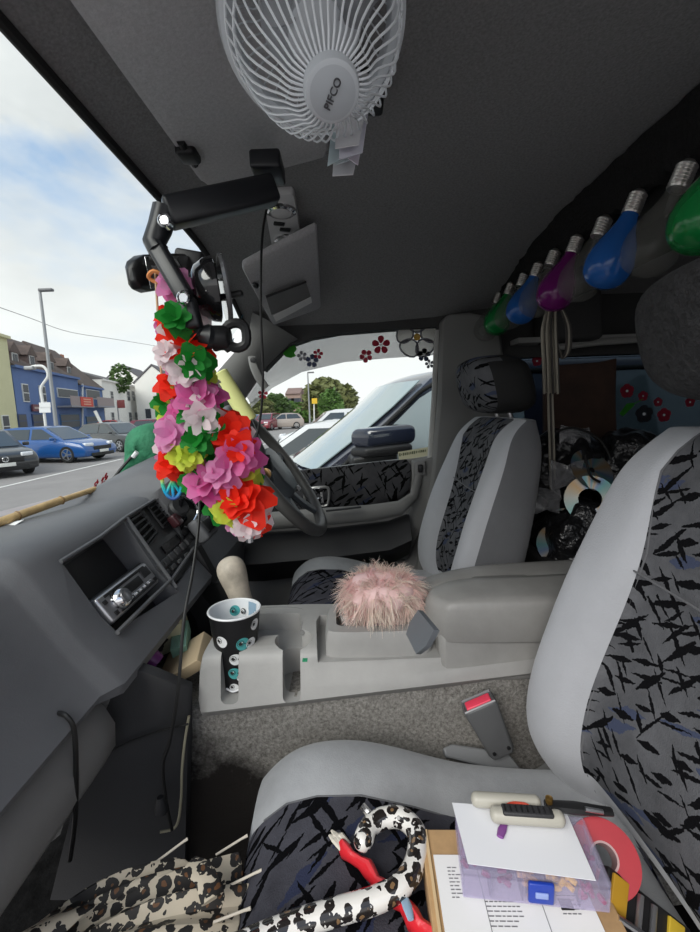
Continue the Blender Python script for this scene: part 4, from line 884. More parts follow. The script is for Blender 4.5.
mb = MB(); mb.tube([lb_.lerp(la, .3), lb_.lerp(lc, .5), lc], [.012, .015, .016], 12); mb.build('lock_bar', M('lock bar', (.10, .10, .11), .35, .5), lk)
mb = MB(); mb.tube([P(262, 455, .985), P(262, 468, .98), P(264, 474, .98)], [.018, .026, .022], 14); bl_ = mb.build('lock_barrel', m_black, lk)
mb = MB(); mb.lathe([(.013, 0), (.013, .006), (.006, .007)], P(266, 474, .955), (-1, .1, .1), 16); mb.build('keyhole_ring', M('brass', (.35, .22, .10), .3, .9), bl_)
# ------------------------------------------------------------------ row of big light bulbs on a black fringe rail
def bulb_mat(name, c, clear=False):
    return glassy(name, c, .80, .03) if clear else glassy(name, c, .16, .12)
BM = {'clear': bulb_mat('clear glass', (.22, .22, .20), True), 'blue': bulb_mat('blue glass', (.02, .12, .42)), 'green': bulb_mat('green glass', (.01, .22, .05)), 'purple': bulb_mat('purple glass', (.16, .01, .14))}
m_thread = M('bulb thread', (.62, .60, .57), .28, .9)
bax = V((.05, .36, -.93)).normalized()
SK = [(745, 132, .54, 'green', 'green light bulb nearest the passenger headrest at the right end of the row'),
 (683, 176, .64, 'clear', 'clear light bulb hanging between the nearest green bulb and the big blue bulb'),
 (635, 203, .745, 'blue', 'larger blue light bulb hanging in the row, the nearer of the two blue ones'),
 (602, 227, .845, 'clear', 'clear light bulb hanging between the big blue bulb and the purple bulb'),
 (575, 245, .947, 'purple', 'purple light bulb in the middle of the row, the only purple one'),
 (553, 258, 1.05, 'clear', 'clear light bulb hanging between the purple bulb and the smaller blue bulb'),
 (537, 270, 1.14, 'blue', 'smaller blue light bulb beyond the purple one, above the tassel'),
 (523, 280, 1.235, 'clear', 'clear light bulb hanging between the smaller blue bulb and the far green bulb'),
 (510, 289, 1.33, 'green', 'far green light bulb hanging near the driver headrest'),
 (498, 298, 1.42, 'clear', 'clear light bulb at the far end of the row beyond the green one')]
def bulb(px, py, X, kind, label):
    s0 = P(px, py, X); r = thing('light_bulb', label, 'light bulb', s0, 'coloured light bulbs on the rail')
    gp = [(.0125, .016), (.0135, .024), (.019, .042), (.030, .066), (.0362, .088), (.0368, .100), (.034, .114), (.026, .126), (.013, .133), (.001, .135)]
    mb = MB(); mb.lathe([(q.x, q.y) for q in crv([V((a, b, 0)) for a, b in gp], 3)], s0, bax, 28); gb = mb.build('glass', BM[kind], r, ang=80)
    mb = MB(); pr = []
    for k in range(7): z = -.014+.0046*k; pr += [(.0118, z), (.0138, z+.0023)]
    mb.lathe([(.007, -.019), (.010, -.016)] + pr + [(.0125, .0185)], s0, bax, 20); mb.build('screw_base', m_thread, r)
    mb = MB(); c = s0+bax*.05; mb.tube([s0+bax*.018, s0+bax*.04, s0+bax*.055], [.007, .005, .003], 8); mb.build('stem', BM['clear'], r)
for s_ in SK: bulb(*s_)
mb = MB(); rows = []
random.seed(2)
for k in range(61):
    x = lerp(.44, 1.47, k/60); zt = ceil_z(x, -.5)-.004
    rows.append([V((x, -.478+random.uniform(-.004, .004), zt+.001)), V((x, -.482, zt-.02)), V((x, -.490, .335+random.uniform(-.012, .006)))])
mb.sheet(rows, .02, (0, -1, 0)); tag(mb.build('fringe_rail', M('black fringe', (.006, .006, .006), .95, bump=(150, 1, .01))), 'black fabric fringe strip across the ceiling above the row of light bulbs', 'fringe')
mb = MB(); mb.box((.98, -.60, .345), (1.04, .14, .10)); struct(mb.build('trim_7', m_blacksoft), 'black box added as the dark area behind the light bulbs')  # added block that makes the region behind the bulbs dark
# striped tassel hanging from the rail
ts = thing('cord_tassel', 'long bundle of pale striped cords hanging from the bulb rail behind the driver seat', 'tassel', P(552, 395, 1.16))
mc1, mc2 = M('pale cord', (.36, .33, .27), .8), M('dark cord', (.06, .055, .05), .8)
for k in range(11):
    x0 = 543+1.5*k; X = 1.13+.012*(k % 3)
    mb = MB(); mb.tube(crv([P(548+.8*k, 305, X), P(x0-1, 330, X), P(x0, 360, X), P(x0+1.2, 394-(k % 3), X)], 4), .0028, 6); mb.build('cord_strand', mc2 if k % 4 == 2 else mc1, ts)
for k in range(3):
    mb = MB(); mb.tube(crv([P(548+2*k, 392, 1.155), P(549+2.2*k, 430, 1.155), P(551+1.8*k, 490-5*k, 1.155)], 4), .0032, 6); mb.build('cord_tail', (mc1, mc2, mc1)[k], ts)
for k in range(3):
    mb = MB(); mb.tube(crv([P(558, 303, 1.12), P(566+2*k, 325, 1.13), P(566+2*k, 350, 1.14), P(562, 358, 1.15), P(560, 350, 1.15)], 4), .003, 6); mb.build('loop_strand', (mc2, mc1, mc2)[k], ts)
# cardboard, bin bags, discs behind the seats
mb = MB(); mb.prism([P(545, 366, 1.40), P(600, 362, 1.40), P(617, 358, 1.40), P(616, 400, 1.40), P(620, 520, 1.40), P(545, 520, 1.40)], (.02, 0, 0)); tag(mb.build('brown_board', M('dark brown card', (.045, .022, .014), .7, var=(12, .4)), bevel=.003), 'dark brown board propped against the rear side window', 'board')
m_bag = M('black bin bag', (.010, .010, .011), .28, bump=(16, .9, .03), spec=.5)
for i, (px, py, X, r, lab) in enumerate(((560, 465, 1.25, .13, 'black crumpled plastic bag under the brown board, topmost of the heap'), (585, 545, 1.12, .15, 'black crumpled plastic bag low in the heap beside the near seat back'), (535, 560, 1.30, .16, 'black crumpled plastic bag low in the heap just behind the driver seat'), (625, 470, 1.22, .14, 'black crumpled plastic bag hidden mostly behind the near seat bolster'))):
    mb = MB(); mb.ball(P(px, py, X), r, 5, (1, .85, .8), noise_=.28, fq=2.6); tag(mb.build('bin_bag', m_bag, ang=70), lab, 'bag', 'black bags behind the seats')
mb = MB(); mb.box((1.15, -.78, -.66), (.62, .62, .54)); tag(mb.build('storage_chest', m_blacksoft, bevel=.01), 'black chest on the van floor carrying the heap of bags', 'chest')
def cd_mat():
    mt, t, b = base('disc'); g = t.obj(); gr = t.add('ShaderNodeTexGradient', gradient_type='RADIAL'); t.l.new(g, gr.inputs[0]); f = t.math('FRACT', t.math('MULTIPLY', gr.outputs[0], 6))
    t.l.new(t.ramp(f, (0, (.26, .27, .25)), (.25, (.10, .24, .24)), (.45, (.12, .17, .28)), (.6, (.26, .26, .26)), (.8, (.30, .20, .10)), (1, (.26, .27, .25))), b.inputs['Base Color']); b.inputs['Metallic'].default_value = .6; b.inputs['Roughness'].default_value = .42; return mt
m_cd = cd_mat()
for px, py, X, ax, ri, lab in ((590, 499, 1.06, (-.85, .5, .25), .026, 'silver disc with a big dark centre standing in the heap beside the near seat bolster'), (561, 545, 1.08, (-.7, .2, .5), .0075, 'rainbow tinted disc lying lowest in the heap between the seats'), (566, 530, 1.12, (-.6, .5, .3), .0075, 'dim silver disc leaning just behind the lowest rainbow disc'), (592, 470, 1.10, (-.8, -.2, .55), .0075, 'orange tinted disc tucked under cables high in the heap')):
    c = P(px, py, X); mb = MB(); mb.lathe([(ri, -.0006), (.058, -.0006), (.058, .0006), (ri, .0006), (ri, -.0006)], c, ax, 40, caps=False); o = mb.build('disc', m_cd, org=c); tag(o, lab, 'disc', 'discs in the heap behind the seats')
random.seed(8)
for i, (px, py, X, lab) in enumerate(((574, 440, 1.16, 'crumpled clear plastic wrapper on top of the heap under the board'), (566, 475, 1.10, 'crumpled silver wrapper in the middle of the heap beside the tassel tail'), (545, 500, 1.10, 'crumpled grey wrapper low behind the driver seat next to the tassel end'))):
    rows = [[P(px, py, X)+V((random.uniform(-.012, .012), -.02*(a-2), -.016*(b-2)+random.uniform(-.01, .01))) for a in range(5)] for b in range(5)]
    mb = MB(); mb.sheet(rows, .001); tag(mb.build('plastic_wrapper', glassy('wrapper plastic', (.25, .25, .26), .6, .15), flat=True), lab, 'wrapper')
for pts, lab in (([(555, 432), (575, 428), (600, 440), (612, 462)], 'thin black cable arching over the top of the bag heap'), ([(585, 455), (590, 475), (600, 482)], 'short black cable curling over the orange tinted disc')):
    cable('heap_cable', lab, [P(q, w, 1.04) for q, w in pts], .003)
# boxes in the dash cubby
def crate(name, px, py, X, ex, ey, ez, mt, lab, cat, bev=.002):
    mb = MB(); mb.obox(P(px, py, X), ex, ey, ez, bev); return tag(mb.build(name, mt), lab, cat)
tb = crate('small_box', 172, 627, .83, (.07, .02, .02), (0, -.05, .02), (-.02, .0, .055), M('cream card', (.48, .45, .30), .7), 'small cream and green box lying in the cubby under the stereo', 'box')
mb = MB(); mb.obox(P(181, 640, .80), (.066, .018, .018), (0, -.03, .006), (-.01, 0, .03), .001); mb.build('green_side', M('mint card', (.20, .36, .28), .7), tb)
crate('book', 186, 660, .76, (.10, .02, .0), (0, -.075, .045), (-.012, .012, .02), M('buff cover', (.52, .40, .25), .7), 'buff coloured book leaning in the cubby beside the console', 'book')
mb = MB(); mb.tube([P(140, 660, .70), P(150, 657, .70), P(158, 663, .70)], [.012, .018, .014], 10); tag(mb.build('purple_case', M('purple case', (.16, .03, .16), .45)), 'small purple case at the left end of the cubby', 'case')
mb = MB(); mb.ball(P(150, 640, .80), .035, 4, (1.2, 1, .6), noise_=.5, fq=4); tag(mb.build('dark_cloth', m_blacksoft), 'crumpled black cloth in the cubby behind the purple case', 'cloth')
# ------------------------------------------------------------------ clutter on the near seat
cz = -.527
c0 = PZ(420, 829, -.492); ey = V((-.04, -1, 0)).normalized(); ex = V((-1, .04, 0)).normalized()
ez = V((0, 0, 1))
bx_ = thing('cardboard_box', 'flat brown cardboard box on the near seat under the white paperwork', 'box', c0+ex*.13+ey*.09-ez*.034)
mb = MB(); mb.obox(c0+ex*.13+ey*.09-ez*.017, ex*.26, ey*.18, ez*.034, .0015); mb.build('carton', M('cardboard', (.46, .29, .14), .85, var=(40, .15)), bx_)
mb = MB(); mb.obox(c0+ex*.13+ey*.006+ez*.001, ex*.255, ey*.003, ez*.003); mb.build('flap_edge', M('card edge', (.62, .45, .25), .85), bx_)
pz = -.4905
pp0 = PZ(431, 846, pz); pxv = ex; pyv = ey
pap = thing('delivery_note', 'white printed delivery paper lying on the cardboard box under the plastic organiser', 'paper', pp0)
mb = MB(); mb.obox(pp0+ex*.12+ey*.075, ex*.22, ey*.148, ez*.0008); mb.build('sheet', m_paper, pap)
m_ink = M('printed ink', (.16, .16, .17), .8)
def pl_(u, v): return pp0+ex*u+ey*v+ez*.0007
random.seed(4)
tx1 = PZ(485, 902, pz)
def bars(name, o, n, l0, l1, dv, du):
    mb = MB()
    for k in range(n):
        L = random.uniform(l0, l1); q = o+ex*(k*du); x_ = 0
        while x_ < L:
            wl2 = random.uniform(.0025, .006); mb.obox(q+ey*(x_+wl2/2), ex*.0009, ey*wl2, ez*.0003); x_ += wl2+.0012
    o_ = mb.build(name, m_ink, pap); o_['kind'] = 'stuff'; return o_
bars('address_lines', tx1+ez*.0006, 6, .022, .034, 0, .0042)
bars('small_print', PZ(447, 868, pz)+ez*.0006, 9, .006, .010, 0, .0036)
bars('table_lines', PZ(556, 896, pz)+ez*.0006, 5, .010, .02, 0, .004)
mb = MB(); mb.obox(PZ(566, 905, pz)+ez*.0007, ex*.010, ey*.012, ez*.0004); mb.build('black_mark', m_black, pap)
mb = MB()
for v in (.045, .10): mb.obox(pp0+ex*.11+ey*v+ez*.0006, ex*.20, ey*.0006, ez*.0003)
mb.build('ruled_lines', m_ink, pap)
# organiser
oz = -.455; A, D, Cc = PZ(441, 804, oz), PZ(462, 869, oz), PZ(613, 884, oz)
oy = (Cc-D); oy.z = 0; oyl = oy.length; oy.normalize(); ox = V((0, 0, 1)).cross(oy); ox = ox if ox.x > 0 else -ox
oxl = (A-D).dot(ox); OC = D+oy*(oyl/2)+ox*(oxl/2)
m_org = glassy('lilac clear plastic', (.58, .55, .72), .80, .12, (.98, .965, 1)); ot = .033
og = thing('plastic_organiser', 'clear lilac plastic organiser box with a blue latch on the delivery paper', 'organiser', OC-ez*ot)
mb = MB(); mb.obox(OC-ez*.004, ox*oxl, oy*oyl, ez*.008, .003); mb.build('lid', m_org, og)
mb = MB(); w_ = .002
mb.obox(OC-ez*(ot-.001), ox*oxl*.97, oy*oyl*.98, ez*.002)
for s in (-1, 1):
    mb.obox(OC+ox*(s*oxl*.48)-ez*(ot/2+.004), ox*w_, oy*oyl*.98, ez*(ot-.009)); mb.obox(OC+oy*(s*oyl*.488)-ez*(ot/2+.004), ox*oxl*.96, oy*w_, ez*(ot-.009))
mb.build('tray', m_org, og)
for k in (-.3, -.08, .12, .3):
    mb = MB(); mb.obox(OC+oy*(k*oyl)-ez*(ot/2+.004), ox*oxl*.93, oy*.0015, ez*(ot-.01)); mb.build('divider', m_org, og)
mb = MB(); mb.obox(OC-ox*(oxl*.10)-ez*(ot/2+.004), ox*.0015, oy*oyl*.95, ez*(ot-.01)); mb.build('divider', m_org, og)
mb = MB(); lc_ = OC-ox*(oxl/2+.003)+oy*(.03*oyl)-ez*(ot*.42); mb.obox(lc_, ox*.005, oy*.024, ez*.022, .002); la_ = mb.build('latch', M('blue latch', (.01, .04, .33), .3), og); la_['label'] = 'blue latch'
mb = MB(); mb.obox(lc_-ox*.003, ox*.002, oy*.012, ez*.006, .0008); mb.build('latch_mark', M('latch pale', (.25, .32, .6), .4), la_)
random.seed(12)
for k0, k1, cm_, nm in ((-.47, -.10, M('maroon crimps', (.22, .015, .09), .4), 'maroon_connectors'), (.13, .29, M('yellow crimps', (.78, .48, .05), .4), 'yellow_connectors'), (-.06, .10, M('tan crimps', (.62, .38, .16), .4), 'tan_connectors'), (.32, .47, M('red crimps', (.30, .02, .10), .4), 'red_connectors')):
    mb = MB()
    for k in range(26):
        p = OC+oy*(random.uniform(k0, k1)*oyl)+ox*(random.uniform(-.45, .40)*oxl)-ez*random.uniform(.012, .028); d = V((random.gauss(0, 1), random.gauss(0, 1), random.gauss(0, .3))).normalized()*.005
        mb.tube([p-d, p, p+d*.7], [.0026, .003, .0018], 7)
    o = mb.build(nm, cm_, og); o['kind'] = 'stuff'
sh = [PZ(q, w, oz+.0015) for q, w in ((452, 803), (566, 812), (596, 881), (468, 864))]
mb = MB(); mb.prism(sh, (0, 0, .0006)); tag(mb.build('paper_sheet', M('blank paper', (.74, .75, .78), .8)), 'blank white paper sheet lying on top of the plastic organiser', 'paper')
# folding tool with two beige handles
ft = thing('folding_tool', 'folding hand tool with two beige handles and a black jaw resting on the organiser', 'tool', PZ(530, 815, oz+.004))
m_bei = M('beige plastic', (.40, .385, .33), .45)
hz_ = oz+.014
def grip(a, b, w, nm):
    a, b = PZ(*a, hz_), PZ(*b, hz_); mb = MB(); t = (b-a); s = V((0, 0, 1)).cross(t.normalized())
    mb.obox((a+b)/2, t, s*w, ez*.015, .0065); return mb.build(nm, m_bei, ft), a, b, s
h1, a1, b1_, s1 = grip((490, 814), (565, 819), .016, 'front_handle'); grip((471, 799), (541, 803), .015, 'rear_handle')
mb = MB(); mb.obox(a1.lerp(b1_, .5)+ez*.0065, (b1_-a1)*.68, s1*.013, ez*.005, .0022); gp_ = mb.build('rubber_inlay', m_dark, h1)
for k in range(9):
    mb = MB(); c = a1.lerp(b1_, .2+.075*k)+ez*.0088; mb.obox(c, s1*.008, (b1_-a1)*.02, ez*.001); mb.build('grip_rib', m_black, gp_)
mb = MB(); mb.tube([PZ(545, 805, hz_), PZ(575, 808, hz_), PZ(612, 812, hz_-.004)], [.006, .0075, .005], 8, flat=.7); mb.build('jaw', m_black, ft)
mb = MB(); mb.tube([PZ(585, 809, hz_+.006), PZ(603, 812, hz_+.004)], .0025, 6); mb.build('jaw_teeth', m_steel, ft)
mb = MB(); mb.lathe([(.004, -.006), (.004, .009), (.002, .010)], PZ(549, 805, hz_), ez, 12); mb.build('pivot_bolt', M('brass bolt', (.45, .27, .08), .3, .9), ft)
mb = MB(); mb.tube(crv([PZ(q, w, hz_+.006) for q, w in ((505, 806), (512, 803), (525, 804), (531, 808))], 4), .0014, 6); mb.build('red_wire', M('red wire', (.55, .06, .03), .5), ft)
mb = MB(); mb.tube([PZ(505, 823, oz+.004), PZ(502, 830, oz+.004), PZ(500, 837, oz+.004)], [.003, .0045, .0035], 8, flat=.5); tag(mb.build('purple_sleeve', M('purple sleeve', (.20, .06, .25), .4)), 'tiny purple plastic sleeve on the blank paper below the beige handle', 'sleeve')
# red tape
tc = P(602, 858, .412); tax = V((-.62, .16, .77)).normalized()
mb = MB(); mb.lathe([(.0135, -.012), (.034, -.012), (.0345, -.010), (.0345, .010), (.034, .012), (.0135, .012), (.0135, -.012)], tc, tax, 40, caps=False); tp = tag(mb.build('tape_roll', M('red tape', (.36, .010, .022), .45, var=(6, .15))), 'roll of red tape leaning between the organiser and the near seat back', 'tape')
mb = MB(); mb.lathe([(.0118, -.0122), (.0138, -.0122), (.0138, .0122), (.0118, .0122), (.0118, -.0122)], tc, tax, 32, caps=False); mb.build('cardboard_core', M('pink grey core', (.42, .28, .28), .7), tp)
# driver bit tray
bt = thing('bit_tray', 'black and yellow tool bit tray wedged between the cardboard box and the near seat back', 'tool tray', P(640, 910, .36))
bo = P(648, 928, .37); bu = (P(676, 950, .365)-P(620, 906, .375)).normalized(); bv = V((-.6, 0, .8)); bv = (bv-bu*bv.dot(bu)).normalized(); bw = bu.cross(bv)
mb = MB(); mb.obox(bo-bv*.008, bu*.10, bw*.05, bv*.016, .003); mb.build('tray', m_black, bt)
for k, (f, c_) in enumerate(((-.36, (.45, .25, .02)), (.30, (.55, .38, .03)))):
    mb = MB(); mb.obox(bo+bu*(.1*f), bu*.018, bw*.044, bv*.006, .001); mb.build('yellow_insert', M('yellow insert', c_, .5), bt)
for f in (-.14, .02):
    mb = MB(); mb.tube([bo+bu*(.1*f)-bw*.02+bv*.003, bo+bu*(.1*f)+bw*.022+bv*.003], .0032, 8); mb.build('tool_bit', m_steel, bt)
mb = MB(); a = P(618, 918, .36); b = P(650, 940, .35); mb.tube([a, b], .0032, 8); tag(mb.build('steel_rod', m_steel), 'thin steel rod beside the black and yellow bit tray', 'rod')
# leopard umbrella
lum = thing('leopard_umbrella', 'leopard print folded umbrella with a curved leopard handle lying on the near seat', 'umbrella', PZ(300, 915, cz))
m_leoH = leopard('leopard handle', 75, (.72, .70, .66), (.018, .015, .014), (.20, .12, .06), .18, .6)
m_leoC = leopard('leopard cloth', 66, (.56, .49, .38), (.012, .010, .009), (.13, .055, .02), .65)
hp_ = [PZ(*q, cz+.022+d) for q, d in (((150, 985), 0), ((215, 958), 0), ((285, 928), .0), ((335, 912), .002), ((380, 898), .004), ((406, 880), .006), ((417, 855), .008), ((416, 832), .010), ((402, 818), .010), ((384, 818), .010), ((370, 826), .009), ((363, 841), .008))]
hp_ = crv(hp_, 5); mb = MB(); mb.tube(hp_, [.0118]*(len(hp_)-1)+[.0105], 16); mb.build('crook_handle', m_leoH, lum, ang=70)
e = hp_[-1]; mb = MB(); mb.ball(e, .0108, 3); mb.build('handle_end', m_leoH, lum)
mb = MB(); q = PZ(371, 816, cz+.03); mb.tube([q+V((-.006, -.004, -.012)), q, q+V((.010, .010, .004))], .0045, 8); mb.build('metal_button', m_chrome, lum)
rim = [((60, 935), .01), ((95, 905), .0), ((140, 868), .03), ((183, 842), .0), ((196, 862), .035), ((210, 848), -.005), ((222, 862), .03), ((243, 838), .0), ((243, 868), .035), ((257, 876), -.005), ((236, 895), .03), ((246, 918), -.01), ((225, 945), .02)]
crown = PZ(-60, 1010, -.60)
def rp(q, d, X=None): return PZ(q[0], q[1], -.545)+V((0, 0, -d))
R0 = [rp(q, d) for q, d in rim]
rows = []
for s in (0, .12, .25, .4, .6, .8, 1.0):
    row = []
    for i, p in enumerate(R0):
        q = p.lerp(crown + (p-R0[6])*.12, s) + V((0, 0, .030*math.sin(math.pi*min(1, s*1.2)) + .010*math.sin(i*2.1+s*6)*(1-s)))
        row.append(q)
    rows.append(row)
mb = MB(); mb.sheet(rows, .0012, (0, 0, -1)); mb.build('canopy', m_leoC, lum, sub=2, ang=80)
for q, d in ((rim[3]), (rim[7]), (rim[9]), (rim[11])):
    p = rp(q, d); dr = (p-crown).normalized(); mb = MB(); mb.tube([p-dr*.035+V((0, 0, -.002)), p-dr*.002, p+dr*.006], [.0014, .0015, .0019], 8); mb.build('rib_tip', M('rib tip cream', (.68, .62, .52), .45), lum)
mb = MB(); st_ = [rp((190, 880), -.02), rp((205, 892), -.025), rp((214, 915), -.02)]; mb.tube(crv(st_, 4), .012, 10, flat=.25); mb.build('closing_strap', m_leoC, lum)
# red stick with torn foil end
r_a, r_b2 = PZ(342, 845, cz+.012), PZ(440, 945, cz+.014)
rs = thing('red_wrapped_stick', 'red plastic wrapped stick with a torn pale end lying under the umbrella handle', 'stick', r_a.lerp(r_b2, .5))
random.seed(6); pts = [r_a.lerp(r_b2, k/14)+V((0, .003*math.sin(k*1.2), 0)) for k in range(15)]
mb = MB(); mb.tube(pts, [.0085+.0022*math.sin(k*1.9)+.004*k/14 for k in range(15)], 12, flat=.65, up=(0, 0, 1)); mb.build('red_wrap', M('red plastic film', (.62, .02, .03), .3, bump=(60, .6, .003), coat=.3), rs)
d = (r_a-r_b2).normalized(); mb = MB()
for k in range(6):
    o = r_a+V((random.uniform(-.005, .005), random.uniform(-.006, .006), random.uniform(-.002, .005))); mb.tube([o-d*.006, o+d*.008+V((0, 0, random.uniform(-.002, .005))), o+d*random.uniform(.012, .022)], [.0045, .0042, .0015], 6, flat=.5)
mb.build('torn_end', M('torn cream film', (.62, .58, .50), .5, bump=(90, .8, .003)), rs)
mb = MB(); mb.tube([PZ(402, 893, cz+.022), PZ(408, 908, cz+.026), PZ(411, 920, cz+.026)], [.004, .005, .003], 8, flat=.5); tag(mb.build('blue_tab', M('pale blue plastic', (.28, .40, .52), .3)), 'pale blue plastic tab crossing the red stick beside the umbrella handle', 'tab')
# bamboo cane and green cloth on the dash
dzb = -.185
cn = [P(-12, 527, .80), P(20, 515, .84), P(60, 500, .90)]; cn = [V((p.x, p.y, p.z)) for p in cn]
cn = thing('bamboo_cane', 'pale bamboo cane lying along the dashboard under the windscreen', 'cane', P(30, 512, .86))
a, b = P(-20, 529, .80), P(62, 500, .95); b2 = P(95, 489, 1.04)
mb = MB(); mb.tube([a, a.lerp(b, .5), b], .0088, 12); mb.tube([b, b2], .0065, 10); mb.build('cane_shaft', m_wood, cn)
for f in (.42, .99):
    mb = MB(); c = a.lerp(b, f); mb.tube([c-(b-a)*.012, c, c+(b-a)*.012], [.0092, .0102, .0092], 12); mb.build('cane_node', M('node brown', (.25, .15, .06), .5), cn)
mb = MB(); q = [P(-8, 538, .78), P(8, 530, .80), P(24, 520, .84), P(8, 524, .85), P(-10, 532, .82)]; mb.prism(q, (0, 0, .001)); tag(mb.build('paper_scrap', m_paper), 'white paper scrap under the bamboo cane at the left edge of the dash', 'paper')
gu = thing('green_umbrella', 'folded green umbrella cloth with a thin black shaft leaning on the dash', 'umbrella', P(145, 470, 1.2))
random.seed(14)
ol = [(127, 440), (131, 430), (140, 425), (152, 421), (163, 424), (170, 440), (170, 462), (150, 478), (120, 492), (112, 488), (128, 470), (130, 456)]
cgx = P(146, 450, 1.22)
rows = []
for s, dx in ((1, .0), (.9, -.035), (.6, -.055), (.3, -.06), (.05, -.055)):
    rows.append([cgx.lerp(P(q, w, 1.22), s)+V((dx+.030*noise.noise(V((q*.16, w*.16, s*3))), .008*noise.noise(V((q*.2, s*4, 0))), 0)) for q, w in ol])
mb = MB(); mb.loft([[p+V((.06, 0, 0)) for p in rows[0]]]+rows); mb.build('folded_cloth', M('green cloth', (.03, .20, .10), .75, bump=(30, .8, .01), var=(9, .35)), gu, sub=1, ang=80)
mb = MB(); mb.tube([P(107, 487, 1.13), P(120, 470, 1.14), P(133, 455, 1.15)], .0038, 8); mb.build('shaft', m_black, gu)
mb = MB(); mb.tube([P(133, 457, 1.145), P(137, 452, 1.145)], .006, 8); mb.build('shaft_tip', m_white, gu)
# ------------------------------------------------------------------ car park outside
GZ = -H
m_tar = M('tarmac', (.27, .255, .25), .9, bump=(60, .4, .01), var=(.8, .12))
mb = MB(); mb.obox((60, 0, GZ-.05), (420, 0, 0), (0, 420, 0), (0, 0, .1)); gr_ = mb.build('ground', m_tar); gr_['kind'] = 'structure'
m_line = M('road paint', (.72, .71, .68), .8)
def ground_line(pts, w, lab, name='parking_line'):
    for k, (a, b) in enumerate(zip(pts, pts[1:])):
        a, b = PZ(*a, GZ+.004), PZ(*b, GZ+.004); s = V((0, 0, 1)).cross((b-a).normalized())*w/2; mb = MB(); mb.prism([a-s, b-s, b+s, a+s], (0, 0, .003)); tag(mb.build(name, m_line), lab, 'road marking')
ground_line([(-15, 491), (122, 459)], .13, 'long white painted line on the tarmac in front of the blue car')
ground_line([(255, 447), (288, 437)], .12, 'short white bay line on the tarmac seen past the steering lock')
m_tyre = M('tyre', (.012, .012, .013), .8); m_rim = M('alloy', (.50, .51, .53), .3, .8)
m_cglass = M('car glass', (.05, .06, .065), .06, spec=.8, coat=.4); m_lite = M('headlight', (.75, .77, .8), .12, coat=.5); m_plate = M('number plate', (.78, .78, .74), .5)
